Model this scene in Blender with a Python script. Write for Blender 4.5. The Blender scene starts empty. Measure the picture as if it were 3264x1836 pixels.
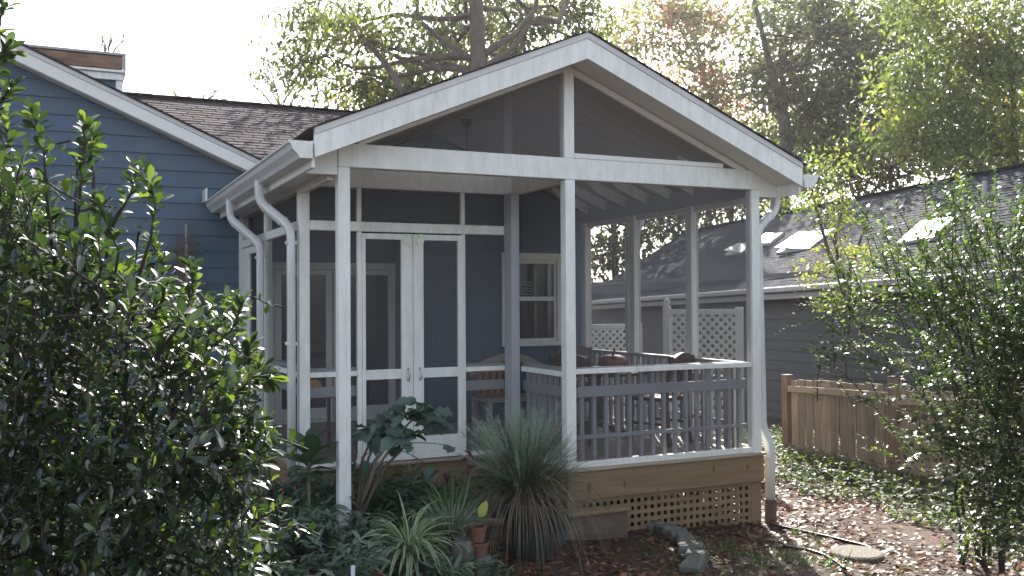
import bpy, math, random
import numpy as np
from mathutils import Matrix, Vector

random.seed(7)
RNG = np.random.default_rng(11)
S = bpy.context.scene
COL = S.collection
PI = math.pi
rad = math.radians

# ------------------------------------------------------------------ camera, sky, sun, exposure
CAM = np.array([-1.8087, -6.8354, 1.3581])
cr = np.array([0.90533866, -0.42464767, -0.00602136])
cu = np.array([-9.46781e-4, -1.619630e-2, 9.9986838e-1])
cf = np.array([0.42468931, 0.90521381, 0.01506518])
cam_d = bpy.data.cameras.new('camera')
cam = bpy.data.objects.new('camera', cam_d)
COL.objects.link(cam)
cam.matrix_world = Matrix(((cr[0], cu[0], -cf[0], CAM[0]), (cr[1], cu[1], -cf[1], CAM[1]), (cr[2], cu[2], -cf[2], CAM[2]), (0, 0, 0, 1)))
cam_d.sensor_width = 36.0
cam_d.lens = 33.507
cam_d.clip_end = 500.0
cam_d.clip_start = 0.05
S.camera = cam

SUN_AZ, SUN_EL = rad(29.0), rad(36.0)      # azimuth from +Y towards +X
world = bpy.data.worlds.new("World")
S.world = world
world.use_nodes = True
wn = world.node_tree
wn.nodes.clear()
sky = wn.nodes.new('ShaderNodeTexSky')
sky.sky_type = 'NISHITA'
sky.sun_disc = False
sky.sun_elevation = SUN_EL
sky.sun_rotation = SUN_AZ
sky.air_density = 0.8
sky.dust_density = 2.5
sky.ozone_density = 0.4
bg = wn.nodes.new('ShaderNodeBackground')
bg.inputs['Strength'].default_value = 0.15
wo = wn.nodes.new('ShaderNodeOutputWorld')
hsv = wn.nodes.new('ShaderNodeHueSaturation')
hsv.inputs['Saturation'].default_value = 0.55          # hazy, milky sky
wn.links.new(sky.outputs[0], hsv.inputs['Color'])
wn.links.new(hsv.outputs[0], bg.inputs[0])
wn.links.new(bg.outputs[0], wo.inputs[0])

sun_d = bpy.data.lights.new('sun', 'SUN')
sun_d.energy = 4.8
sun_d.angle = rad(0.5)
sun_d.color = (1.0, 0.95, 0.86)
sun = bpy.data.objects.new('sun', sun_d)
COL.objects.link(sun)
sdir = Vector((math.sin(SUN_AZ) * math.cos(SUN_EL), math.cos(SUN_AZ) * math.cos(SUN_EL), math.sin(SUN_EL)))
sun.rotation_euler = sdir.to_track_quat('Z', 'Y').to_euler()
sun.location = (12, 20, 20)

S.view_settings.view_transform = 'Standard'
S.view_settings.look = 'None'
S.view_settings.exposure = 1.7
S.view_settings.gamma = 1.0
S.view_settings.use_curve_mapping = False
S.render.engine = 'CYCLES'
S.cycles.use_denoising = True
S.cycles.max_bounces = 7
S.cycles.diffuse_bounces = 3
S.cycles.glossy_bounces = 3
S.cycles.transmission_bounces = 4
S.cycles.transparent_max_bounces = 12
S.cycles.sample_clamp_indirect = 6.0
S.cycles.sample_clamp_direct = 0.0

# ------------------------------------------------------------------ materials
def newmat(name):
    m = bpy.data.materials.new(name)
    m.use_nodes = True
    nt = m.node_tree
    return m, nt, nt.nodes['Principled BSDF']

def N(nt, kind, **kw):
    n = nt.nodes.new(kind)
    for k, v in kw.items():
        if k in n.inputs:
            n.inputs[k].default_value = v
        else:
            setattr(n, k, v)
    return n

def ramp(nt, stops):
    r = nt.nodes.new('ShaderNodeValToRGB')
    els = r.color_ramp.elements
    while len(els) < len(stops):
        els.new(0.5)
    for e, (p, c) in zip(els, stops):
        e.position = p
        e.color = (c[0], c[1], c[2], 1)
    return r

def mul(c, k):
    return tuple(min(1, x * k) for x in c)

def surface(name, col, rough=0.55, var=0.12, scale=3.0, stretch=(1, 1, 1), bump=0.05, bscale=40.0, spec=0.5, objvar=0.0, metal=0.0, col2=None, grime=0.0):
    """painted or raw surface: soft colour wear by noise, fine relief, optional tint per piece"""
    m, nt, b = newmat(name)
    tc = N(nt, 'ShaderNodeTexCoord')
    mp = N(nt, 'ShaderNodeMapping')
    mp.inputs['Scale'].default_value = stretch
    nt.links.new(tc.outputs['Object'], mp.inputs['Vector'])
    nz = N(nt, 'ShaderNodeTexNoise', Scale=scale, Detail=6.0, Roughness=0.65)
    nt.links.new(mp.outputs[0], nz.inputs['Vector'])
    c2 = col2 if col2 else mul(col, 1 - var)
    rp = ramp(nt, [(0.3, c2), (0.7, mul(col, 1 + var * 0.4))])
    nt.links.new(nz.outputs[0], rp.inputs[0])
    out = rp.outputs[0]
    if grime > 0:
        mg = N(nt, 'ShaderNodeMapping'); mg.inputs['Scale'].default_value = (5, 5, 1.2)
        nt.links.new(tc.outputs['Object'], mg.inputs['Vector'])
        ng = N(nt, 'ShaderNodeTexNoise', Scale=3.0, Detail=9.0, Roughness=0.75)
        nt.links.new(mg.outputs[0], ng.inputs['Vector'])
        rg = ramp(nt, [(0.34, (1 - grime, 1 - grime, 1 - 1.25 * grime)), (0.58, (1, 1, 1))])
        nt.links.new(ng.outputs[0], rg.inputs[0])
        mgx = N(nt, 'ShaderNodeMix', data_type='RGBA', blend_type='MULTIPLY'); mgx.inputs[0].default_value = 1.0
        nt.links.new(out, mgx.inputs[6]); nt.links.new(rg.outputs[0], mgx.inputs[7])
        out = mgx.outputs[2]
    if objvar > 0:
        oi = N(nt, 'ShaderNodeObjectInfo')
        mr = N(nt, 'ShaderNodeMapRange')
        mr.inputs['To Min'].default_value = 1 - objvar
        mr.inputs['To Max'].default_value = 1 + objvar
        nt.links.new(oi.outputs['Random'], mr.inputs[0])
        hs = N(nt, 'ShaderNodeHueSaturation')
        nt.links.new(mr.outputs[0], hs.inputs['Value'])
        nt.links.new(out, hs.inputs['Color'])
        out = hs.outputs[0]
    nt.links.new(out, b.inputs['Base Color'])
    n2 = N(nt, 'ShaderNodeTexNoise', Scale=bscale, Detail=4.0)
    nt.links.new(mp.outputs[0], n2.inputs['Vector'])
    bp = N(nt, 'ShaderNodeBump', Strength=bump, Distance=0.02)
    nt.links.new(n2.outputs[0], bp.inputs['Height'])
    nt.links.new(bp.outputs[0], b.inputs['Normal'])
    b.inputs['Roughness'].default_value = rough
    b.inputs['Specular IOR Level'].default_value = spec
    b.inputs['Metallic'].default_value = metal
    return m

def leafmat(name, stops, rough=0.35, trans=0.4, tcol=None, spec=0.5, tmul=1.6, patch=0.0):
    """leaf: each leaf picks its own natural colour; light comes through it"""
    m, nt, b = newmat(name)
    ge = N(nt, 'ShaderNodeNewGeometry')
    oi = N(nt, 'ShaderNodeObjectInfo')
    ad = N(nt, 'ShaderNodeMath', operation='ADD')
    fr = N(nt, 'ShaderNodeMath', operation='FRACT')
    nt.links.new(ge.outputs['Random Per Island'], ad.inputs[0])
    nt.links.new(oi.outputs['Random'], ad.inputs[1])
    nt.links.new(ad.outputs[0], fr.inputs[0])
    if patch > 0:
        tc = N(nt, 'ShaderNodeTexCoord')
        nz = N(nt, 'ShaderNodeTexNoise', Scale=patch, Detail=3.0, Roughness=0.6)
        nt.links.new(tc.outputs['Object'], nz.inputs['Vector'])
        mr = N(nt, 'ShaderNodeMapRange')
        mr.inputs['From Min'].default_value = 0.38
        mr.inputs['From Max'].default_value = 0.66
        nt.links.new(nz.outputs[0], mr.inputs[0])
        mxx = N(nt, 'ShaderNodeMix', data_type='FLOAT')
        mxx.inputs[0].default_value = 0.62
        nt.links.new(fr.outputs[0], mxx.inputs[2]); nt.links.new(mr.outputs[0], mxx.inputs[3])
        fr = mxx
    rp = ramp(nt, stops)
    nt.links.new(fr.outputs[0], rp.inputs[0])
    nt.links.new(rp.outputs[0], b.inputs['Base Color'])
    b.inputs['Roughness'].default_value = rough
    b.inputs['Specular IOR Level'].default_value = spec
    tr = N(nt, 'ShaderNodeBsdfTranslucent')
    if tcol:
        rt = ramp(nt, tcol)
        nt.links.new(fr.outputs[0], rt.inputs[0])
        nt.links.new(rt.outputs[0], tr.inputs['Color'])
    else:
        mx = N(nt, 'ShaderNodeMix', data_type='RGBA', blend_type='MULTIPLY')
        mx.inputs[0].default_value = 1.0
        mx.inputs[7].default_value = (tmul * 1.3, tmul * 1.5, tmul * 0.5, 1)
        nt.links.new(rp.outputs[0], mx.inputs[6])
        nt.links.new(mx.outputs[2], tr.inputs['Color'])
    ms = N(nt, 'ShaderNodeMixShader')
    ms.inputs[0].default_value = trans
    nt.links.new(b.outputs[0], ms.inputs[1])
    nt.links.new(tr.outputs[0], ms.inputs[2])
    nt.links.new(ms.outputs[0], nt.nodes['Material Output'].inputs['Surface'])
    return m

WHITE = surface('white_paint', (0.77, 0.775, 0.73), 0.45, 0.08, 1.5, bump=0.05, grime=0.18, objvar=0.025)
TRIMGREY = surface('drip_trim_paint', (0.55, 0.54, 0.52), 0.5, 0.12, 2.0)
CREAM = surface('rake_paint', (0.72, 0.71, 0.66), 0.5, 0.1, 1.5)
SIDING = surface('blue_siding_paint', (0.042, 0.090, 0.146), 0.5, 0.12, 2.2, stretch=(1, 1, 5), bump=0.06, objvar=0.08, grime=0.15)
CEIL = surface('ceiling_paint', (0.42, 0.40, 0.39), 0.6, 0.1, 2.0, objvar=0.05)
SHADEGREY = surface('shade_grey_paint', (0.36, 0.365, 0.38), 0.5, 0.08, 2.0)  # white paint darkened to grey: shade behind the screens put into the colour
DECKW = surface('deck_board_wood', (0.27, 0.21, 0.17), 0.5, 0.3, 3.0, stretch=(0.6, 8, 8), objvar=0.15, bump=0.1)
NOSE = surface('deck_edge_wood', (0.36, 0.29, 0.21), 0.6, 0.3, 3.0, stretch=(1, 8, 8))
SHING = surface('brown_shingle', (0.052, 0.042, 0.050), 0.95, 0.35, 14.0, bump=0.5, bscale=120, objvar=0.4, spec=0.1)
SHING_N = surface('grey_shingle', (0.030, 0.034, 0.050), 0.9, 0.35, 14.0, bump=0.5, bscale=90, objvar=0.35, spec=0.12)
GUTTER = surface('gutter_metal_paint', (0.68, 0.69, 0.68), 0.38, 0.08, 1.5, bump=0.02, grime=0.2)
RUST = surface('rusted_cap', (0.23, 0.125, 0.07), 0.7, 0.45, 4.0, stretch=(1, 1, 3), bump=0.2, col2=(0.10, 0.055, 0.035))
FENCEW = surface('weathered_fence_wood', (0.34, 0.25, 0.17), 0.7, 0.4, 4.0, stretch=(6, 6, 0.7), bump=0.25, objvar=0.22)
FENCEP = surface('fence_post_wood', (0.26, 0.16, 0.11), 0.7, 0.4, 4.0, stretch=(6, 6, 0.7), bump=0.25, objvar=0.1)
LATW = surface('lattice_wood', (0.24, 0.16, 0.085), 0.65, 0.25, 5.0, objvar=0.1)
TIMBER = surface('timber_edging_wood', (0.13, 0.095, 0.07), 0.75, 0.4, 4.0, stretch=(0.6, 6, 6), bump=0.2)
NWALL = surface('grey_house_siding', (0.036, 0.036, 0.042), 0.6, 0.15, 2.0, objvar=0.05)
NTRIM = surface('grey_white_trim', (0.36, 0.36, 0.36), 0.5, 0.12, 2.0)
DARKWOOD = surface('dark_chair_wood', (0.075, 0.036, 0.022), 0.35, 0.3, 6.0, stretch=(1, 1, 0.3))
LIGHTWOOD = surface('pale_bench_wood', (0.32, 0.27, 0.22), 0.45, 0.25, 5.0)
PUMPK = surface('pumpkin_skin', (0.20, 0.055, 0.03), 0.4, 0.25, 4.0)
STEM = surface('pumpkin_stalk', (0.06, 0.05, 0.03), 0.7, 0.3, 10.0)
CUSHION = surface('striped_cushion', (0.34, 0.17, 0.08), 0.8, 0.3, 5.0)
METAL = surface('dull_steel', (0.45, 0.45, 0.45), 0.35, 0.1, 5.0, metal=0.8)
DARKMETAL = surface('dark_bronze_metal', (0.05, 0.045, 0.045), 0.3, 0.1, 5.0, metal=0.5)
CLOSER = surface('pale_green_plastic', (0.66, 0.74, 0.58), 0.4, 0.08, 5.0)
BARK = surface('bark', (0.105, 0.078, 0.062), 0.85, 0.5, 5.0, stretch=(3, 3, 0.5), bump=0.9, bscale=14)
TWIG = surface('twig_bark', (0.13, 0.10, 0.07), 0.8, 0.4, 12.0, bump=0.2)
DARKTWIG = surface('dark_twig_bark', (0.026, 0.020, 0.016), 0.8, 0.4, 12.0, bump=0.2)
STALK = surface('woody_stalk', (0.17, 0.14, 0.10), 0.75, 0.4, 12.0, bump=0.2)
DEADV = surface('dry_vine', (0.16, 0.11, 0.08), 0.85, 0.4, 12.0)
STONE = surface('grey_stone', (0.135, 0.13, 0.115), 0.85, 0.45, 7.0, bump=0.6, bscale=25, objvar=0.15, col2=(0.075, 0.08, 0.06))
PAVER = surface('pebble_paver', (0.15, 0.125, 0.10), 0.85, 0.6, 45.0, bump=0.8, bscale=60)
TERRA = surface('terracotta', (0.17, 0.075, 0.052), 0.75, 0.3, 6.0, bump=0.1, objvar=0.1)
DARKPOT = surface('dark_plastic_pot', (0.022, 0.024, 0.024), 0.45, 0.3, 6.0)
GREYPOT = surface('grey_green_pot', (0.06, 0.065, 0.06), 0.5, 0.3, 6.0)
STUMPM = surface('grey_weathered_wood', (0.17, 0.15, 0.135), 0.85, 0.45, 6.0, stretch=(4, 4, 0.6), bump=0.5)
HOSE = surface('black_hose', (0.012, 0.012, 0.013), 0.28, 0.2, 6.0)
BROWNPIPE = surface('brown_pipe', (0.12, 0.075, 0.055), 0.55, 0.3, 8.0)
SOILDIRT = surface('potting_soil', (0.03, 0.022, 0.016), 0.95, 0.5, 20.0, bump=0.6)
TAG = surface('plant_tag_plastic', (0.62, 0.68, 0.75), 0.4, 0.05, 5.0)
SKYPANE = surface('skylight_glass', (0.35, 0.36, 0.37), 0.12, 0.03, 2.0, bump=0.0, spec=0.9)

def knot_pine():
    m, nt, b = newmat('yellow_pine_with_knots')
    tc = N(nt, 'ShaderNodeTexCoord')
    mp = N(nt, 'ShaderNodeMapping')
    mp.inputs['Scale'].default_value = (0.7, 6, 9)
    nt.links.new(tc.outputs['Object'], mp.inputs['Vector'])
    nz = N(nt, 'ShaderNodeTexNoise', Scale=2.5, Detail=7.0, Roughness=0.6)
    nt.links.new(mp.outputs[0], nz.inputs['Vector'])
    rp = ramp(nt, [(0.25, (0.16, 0.105, 0.052)), (0.75, (0.26, 0.18, 0.095))])
    nt.links.new(nz.outputs[0], rp.inputs[0])
    col = rp.outputs[0]
    m2 = N(nt, 'ShaderNodeMapping')
    m2.inputs['Rotation'].default_value = (0, rad(-30), 0)
    nt.links.new(tc.outputs['Object'], m2.inputs['Vector'])
    for (x, z, w) in ((2.08, -0.17, 0.055), (2.42, -0.165, 0.032), (3.33, -0.115, 0.034), (3.70, -0.12, 0.03), (0.7, -0.16, 0.03), (0.1, -0.12, 0.04), (2.75, -0.24, 0.018)):
        ds = N(nt, 'ShaderNodeMapping')
        ds.inputs['Location'].default_value = (-x, 0, -z)
        nt.links.new(tc.outputs['Object'], ds.inputs['Vector'])
        sc = N(nt, 'ShaderNodeMapping')
        sc.inputs['Rotation'].default_value = (0, rad(35), 0)
        sc.inputs['Scale'].default_value = (1.0, 0.0, 0.45)
        nt.links.new(ds.outputs[0], sc.inputs['Vector'])
        ln = N(nt, 'ShaderNodeVectorMath', operation='LENGTH')
        nt.links.new(sc.outputs[0], ln.inputs[0])
        mr = N(nt, 'ShaderNodeMapRange')
        mr.interpolation_type = 'SMOOTHSTEP'
        mr.inputs['From Min'].default_value = w * 0.25
        mr.inputs['From Max'].default_value = w * 0.55
        mr.inputs['To Min'].default_value = 0.88
        mr.inputs['To Max'].default_value = 0.0
        nt.links.new(ln.outputs['Value'], mr.inputs[0])
        mx = N(nt, 'ShaderNodeMix', data_type='RGBA')
        mx.inputs[7].default_value = (0.09, 0.05, 0.03, 1)
        nt.links.new(mr.outputs[0], mx.inputs[0])
        nt.links.new(col, mx.inputs[6])
        col = mx.outputs[2]
    nt.links.new(col, b.inputs['Base Color'])
    b.inputs['Roughness'].default_value = 0.6
    return m
PINE = knot_pine()

def screen_mat():
    m, nt, b = newmat('insect_screen')
    b.inputs['Base Color'].default_value = (0.10, 0.094, 0.10, 1)
    b.inputs['Roughness'].default_value = 0.5
    tr = N(nt, 'ShaderNodeBsdfTransparent')
    ms = N(nt, 'ShaderNodeMixShader')
    ms.inputs[0].default_value = 0.34
    nt.links.new(tr.outputs[0], ms.inputs[1])
    nt.links.new(b.outputs[0], ms.inputs[2])
    nt.links.new(ms.outputs[0], nt.nodes['Material Output'].inputs['Surface'])
    return m
SCREEN = screen_mat()

def glass_mat():
    m, nt, b = newmat('dark_window_glass')
    b.inputs['Base Color'].default_value = (0.012, 0.013, 0.014, 1)
    b.inputs['Roughness'].default_value = 0.04
    b.inputs['Specular IOR Level'].default_value = 0.6
    return m
GLASS = glass_mat()

def ground_mat():
    m, nt, b = newmat('leaf_mould_soil')
    tc = N(nt, 'ShaderNodeTexCoord')
    n1 = N(nt, 'ShaderNodeTexNoise', Scale=1.3, Detail=8.0, Roughness=0.7)
    n2 = N(nt, 'ShaderNodeTexNoise', Scale=38.0, Detail=6.0, Roughness=0.7)
    nt.links.new(tc.outputs['Object'], n1.inputs['Vector'])
    nt.links.new(tc.outputs['Object'], n2.inputs['Vector'])
    r1 = ramp(nt, [(0.3, (0.035, 0.022, 0.016)), (0.55, (0.065, 0.036, 0.024)), (0.75, (0.11, 0.052, 0.032))])
    r2 = ramp(nt, [(0.3, (0.5, 0.5, 0.5)), (0.7, (1.3, 1.25, 1.2))])
    nt.links.new(n1.outputs[0], r1.inputs[0])
    nt.links.new(n2.outputs[0], r2.inputs[0])
    mx = N(nt, 'ShaderNodeMix', data_type='RGBA', blend_type='MULTIPLY')
    mx.inputs[0].default_value = 1.0
    nt.links.new(r1.outputs[0], mx.inputs[6])
    nt.links.new(r2.outputs[0], mx.inputs[7])
    nt.links.new(mx.outputs[2], b.inputs['Base Color'])
    bp = N(nt, 'ShaderNodeBump', Strength=0.8, Distance=0.03)
    nt.links.new(n2.outputs[0], bp.inputs['Height'])
    nt.links.new(bp.outputs[0], b.inputs['Normal'])
    b.inputs['Roughness'].default_value = 0.9
    return m
GROUND = ground_mat()

L_BUSH = leafmat('glossy_bush_leaf', [(0, (0.012, 0.020, 0.014)), (0.5, (0.018, 0.031, 0.017)), (0.85, (0.026, 0.044, 0.020)), (1, (0.05, 0.078, 0.024))], 0.2, 0.24,
                 [(0, (0.025, 0.06, 0.010)), (0.65, (0.07, 0.14, 0.018)), (1, (0.28, 0.42, 0.04))], spec=0.9)
L_SHRUB = leafmat('small_shrub_leaf', [(0, (0.016, 0.028, 0.015)), (0.6, (0.026, 0.044, 0.019)), (1, (0.05, 0.07, 0.025))], 0.28, 0.42,
                  [(0, (0.04, 0.09, 0.018)), (0.6, (0.10, 0.19, 0.025)), (1, (0.27, 0.35, 0.045))], spec=0.55)
L_OAK = leafmat('oak_leaf', [(0, (0.045, 0.055, 0.030)), (0.6, (0.07, 0.085, 0.04)), (0.9, (0.11, 0.11, 0.045)), (1, (0.19, 0.11, 0.04))], 0.4, 0.45,
                [(0, (0.05, 0.075, 0.03)), (0.5, (0.17, 0.23, 0.05)), (0.85, (0.42, 0.50, 0.09)), (1, (0.50, 0.34, 0.07))], patch=0.8)
L_DARK = leafmat('dark_tree_leaf', [(0, (0.026, 0.032, 0.026)), (0.6, (0.045, 0.055, 0.034)), (1, (0.08, 0.09, 0.04))], 0.33, 0.38,
                 [(0, (0.035, 0.055, 0.025)), (0.4, (0.10, 0.15, 0.035)), (0.75, (0.30, 0.38, 0.06)), (1, (0.52, 0.40, 0.05))], patch=0.9)
L_YEL = leafmat('yellow_green_leaf', [(0, (0.06, 0.085, 0.025)), (0.6, (0.10, 0.12, 0.03)), (1, (0.2, 0.13, 0.03))], 0.4, 0.5,
                [(0, (0.06, 0.10, 0.03)), (0.5, (0.19, 0.26, 0.05)), (0.85, (0.42, 0.48, 0.08)), (1, (0.5, 0.33, 0.06))], patch=0.8)
L_RED = leafmat('maple_leaf', [(0, (0.07, 0.085, 0.04)), (0.55, (0.10, 0.09, 0.045)), (1, (0.18, 0.06, 0.045))], 0.45, 0.5,
                [(0, (0.20, 0.28, 0.07)), (0.45, (0.36, 0.36, 0.10)), (0.7, (0.48, 0.22, 0.12)), (1, (0.52, 0.12, 0.10))], patch=0.6)
L_KALE = leafmat('blue_green_leaf', [(0, (0.06, 0.11, 0.09)), (1, (0.10, 0.16, 0.125))], 0.45, 0.2, tmul=1.2)
L_FOX = leafmat('dull_green_leaf', [(0, (0.040, 0.080, 0.048)), (1, (0.065, 0.115, 0.06))], 0.5, 0.22, tmul=1.2)
L_HERB = leafmat('herb_leaf', [(0, (0.05, 0.085, 0.058)), (0.6, (0.08, 0.125, 0.085)), (1, (0.12, 0.165, 0.115))], 0.5, 0.2, tmul=1.2)
L_LAV = leafmat('grey_green_leaf', [(0, (0.085, 0.115, 0.085)), (1, (0.15, 0.185, 0.14))], 0.6, 0.2, tmul=1.1)
L_SPID = leafmat('spider_leaf_green', [(0, (0.055, 0.115, 0.035)), (1, (0.09, 0.16, 0.045))], 0.38, 0.25, tmul=1.2)
L_SPIDW = leafmat('spider_leaf_cream', [(0, (0.34, 0.40, 0.26)), (1, (0.45, 0.48, 0.32))], 0.4, 0.25, tmul=0.8)
L_WINE = leafmat('wine_red_leaf', [(0, (0.055, 0.018, 0.022)), (1, (0.12, 0.025, 0.03))], 0.4, 0.25, [(0, (0.2, 0.03, 0.03)), (1, (0.3, 0.05, 0.05))])
L_GRASS = leafmat('grass_blade', [(0, (0.03, 0.042, 0.027)), (0.6, (0.06, 0.072, 0.045)), (1, (0.15, 0.13, 0.085))], 0.55, 0.25, tmul=1.1)
L_STRAW = leafmat('straw_blade', [(0, (0.09, 0.072, 0.05)), (1, (0.22, 0.18, 0.125))], 0.6, 0.2, tmul=0.8)
L_PLUME = leafmat('grass_plume', [(0, (0.24, 0.32, 0.28)), (1, (0.36, 0.43, 0.38))], 0.7, 0.3, tmul=0.8)
L_LITTER = leafmat('fallen_leaf', [(0, (0.04, 0.022, 0.014)), (0.4, (0.085, 0.042, 0.024)), (0.75, (0.14, 0.072, 0.042)), (0.93, (0.19, 0.11, 0.07)), (1, (0.26, 0.075, 0.025))], 0.45, 0.15,
                   [(0, (0.2, 0.1, 0.05)), (1, (0.5, 0.2, 0.06))], spec=0.22)
L_IVY = leafmat('ground_ivy_leaf', [(0, (0.030, 0.052, 0.026)), (0.6, (0.05, 0.085, 0.035)), (1, (0.10, 0.13, 0.04))], 0.55, 0.34,
                [(0, (0.06, 0.12, 0.022)), (1, (0.20, 0.27, 0.04))], spec=0.2)
L_LIME = leafmat('yellowing_leaf', [(0, (0.28, 0.33, 0.05)), (1, (0.36, 0.36, 0.06))], 0.4, 0.3, tmul=1.0)

# ------------------------------------------------------------------ object helpers
def link(o):
    COL.objects.link(o)
    return o

def tag(o, label=None, cat=None, group=None, kind=None):
    if label: o['label'] = label
    if cat: o['category'] = cat
    if group: o['group'] = group
    if kind: o['kind'] = kind
    return o

def empty(name, loc, label, cat, group=None, rz=0.0):
    o = bpy.data.objects.new(name, None)
    o.empty_display_size = 0.1
    o.location = loc
    o.rotation_euler = (0, 0, rz)
    link(o)
    return tag(o, label, cat, group)

def attach(o, parent, local=False):
    if parent is None: return o
    o.parent = parent
    if parent.type == 'EMPTY' and not local:
        o.matrix_parent_inverse = Matrix.Translation(-Vector(parent.location))
    return o

class MB:
    def __init__(s):
        s.v = []; s.f = []; s.mi = []
    def add(s, vs, fs, mi=0):
        k = len(s.v)
        s.v.extend([tuple(map(float, p)) for p in vs])
        for f in fs:
            s.f.append([k + i for i in f]); s.mi.append(mi)
        return s
    def obox(s, c, h, ax=((1, 0, 0), (0, 1, 0), (0, 0, 1)), ch=0.003, mi=0):
        """box with chamfered edges: centre, half sizes, axes"""
        c = np.array(c, float); h = np.abs(np.array(h, float)); A = np.array(ax, float)
        ch = min(ch, 0.45 * h.min())
        vs = []; idx = {}
        for sx in (-1, 1):
            for sy in (-1, 1):
                for sz in (-1, 1):
                    sg = np.array((sx, sy, sz))
                    for a in range(3):
                        l = sg * (h - ch); l[a] = sg[a] * h[a]
                        idx[(sx, sy, sz, a)] = len(vs)
                        vs.append(c + l @ A)
        fs = []
        for a in range(3):
            b, d = (a + 1) % 3, (a + 2) % 3
            for sa in (-1, 1):
                q = []
                for (sb, sd) in ((-1, -1), (1, -1), (1, 1), (-1, 1)):
                    sg = [0, 0, 0]; sg[a] = sa; sg[b] = sb; sg[d] = sd
                    q.append(idx[(sg[0], sg[1], sg[2], a)])
                fs.append(q if sa > 0 else q[::-1])
            for sb in (-1, 1):
                for sd in (-1, 1):          # edge along axis a
                    p = []
                    for sa in (-1, 1):
                        sg = [0, 0, 0]; sg[a] = sa; sg[b] = sb; sg[d] = sd
                        p.append((idx[(*sg, b)], idx[(*sg, d)]))
                    q = [p[0][0], p[1][0], p[1][1], p[0][1]]
                    fs.append(q if sb * sd < 0 else q[::-1])
        for sx in (-1, 1):
            for sy in (-1, 1):
                for sz in (-1, 1):
                    q = [idx[(sx, sy, sz, a)] for a in range(3)]
                    fs.append(q if sx * sy * sz > 0 else q[::-1])
        return s.add(vs, fs, mi)
    def box(s, x0, x1, y0, y1, z0, z1, ch=0.003, mi=0):
        return s.obox(((x0 + x1) / 2, (y0 + y1) / 2, (z0 + z1) / 2), ((x1 - x0) / 2, (y1 - y0) / 2, (z1 - z0) / 2), ch=ch, mi=mi)
    def bar(s, p, q, w, h, up=(0, 0, 1), ch=0.003):
        p = np.array(p, float); q = np.array(q, float); d = q - p; L = np.linalg.norm(d); d /= L
        sd = np.cross(np.array(up, float), d); sd /= np.linalg.norm(sd); u = np.cross(d, sd)
        return s.obox((p + q) / 2, (L / 2, w / 2, h / 2), (d, sd, u), ch)
    def prism(s, poly, y0, y1, axis='y'):
        """polygon extruded along an axis: (x,z) along y, (y,z) along x, (x,y) along z"""
        n = len(poly)
        def P(a, t):
            return {'y': (a[0], t, a[1]), 'x': (t, a[0], a[1]), 'z': (a[0], a[1], t)}[axis]
        vs = [P(a, y0) for a in poly] + [P(a, y1) for a in poly]
        fs = [list(range(n))[::-1], list(range(n, 2 * n))]
        for i in range(n):
            j = (i + 1) % n
            fs.append([i, j, n + j, n + i])
        return s.add(vs, fs)
    def tube(s, pts, r, n=8, cap=True, sq=None):
        pts = [np.array(p, float) for p in pts]
        rr = r if hasattr(r, '__len__') else [r] * len(pts)
        k = len(s.v); ref = None; vs = []
        for i, p in enumerate(pts):
            t = pts[min(i + 1, len(pts) - 1)] - pts[max(i - 1, 0)]
            t /= (np.linalg.norm(t) + 1e-9)
            if ref is None:
                ref = np.array((0, 0, 1.0)) if abs(t[2]) < 0.9 else np.array((0, 1.0, 0))
            a = ref - t * (ref @ t); a /= (np.linalg.norm(a) + 1e-9); b = np.cross(t, a); ref = a
            for j in range(n):
                th = 2 * PI * (j + 0.5) / n
                ca, sa = math.cos(th), math.sin(th)
                if sq:
                    ca = math.copysign(abs(ca) ** 0.35, ca) * sq[0]; sa = math.copysign(abs(sa) ** 0.35, sa) * sq[1]
                vs.append(p + (a * ca + b * sa) * rr[i])
        fs = []
        for i in range(len(pts) - 1):
            for j in range(n):
                j2 = (j + 1) % n
                fs.append([i * n + j, i * n + j2, (i + 1) * n + j2, (i + 1) * n + j])
        if cap:
            fs.append(list(range(n))[::-1]); fs.append([(len(pts) - 1) * n + j for j in range(n)])
        return s.add(vs, fs)
    def lathe(s, prof, c=(0, 0, 0), n=20, wob=None):
        vs = []; fs = []; m = len(prof)
        for j in range(n):
            th = 2 * PI * j / n
            for (r, z) in prof:
                k = 1 + (wob(th) if wob else 0)
                vs.append((c[0] + r * k * math.cos(th), c[1] + r * k * math.sin(th), c[2] + z))
        for j in range(n):
            j2 = (j + 1) % n
            for i in range(m - 1):
                fs.append([j * m + i, j2 * m + i, j2 * m + i + 1, j * m + i + 1])
        return s.add(vs, fs)
    def mesh(s, name, mats, smooth=False):
        me = bpy.data.meshes.new(name)
        me.from_pydata(s.v, [], s.f)
        for m in (mats if isinstance(mats, (list, tuple)) else [mats]):
            me.materials.append(m)
        if any(s.mi):
            me.polygons.foreach_set('material_index', s.mi)
        if smooth:
            me.polygons.foreach_set('use_smooth', [True] * len(me.polygons))
        me.update()
        return me
    def build(s, name, mats, parent=None, smooth=False, local=False):
        o = link(bpy.data.objects.new(name, s.mesh(name, mats, smooth)))
        return attach(o, parent, local)

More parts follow.
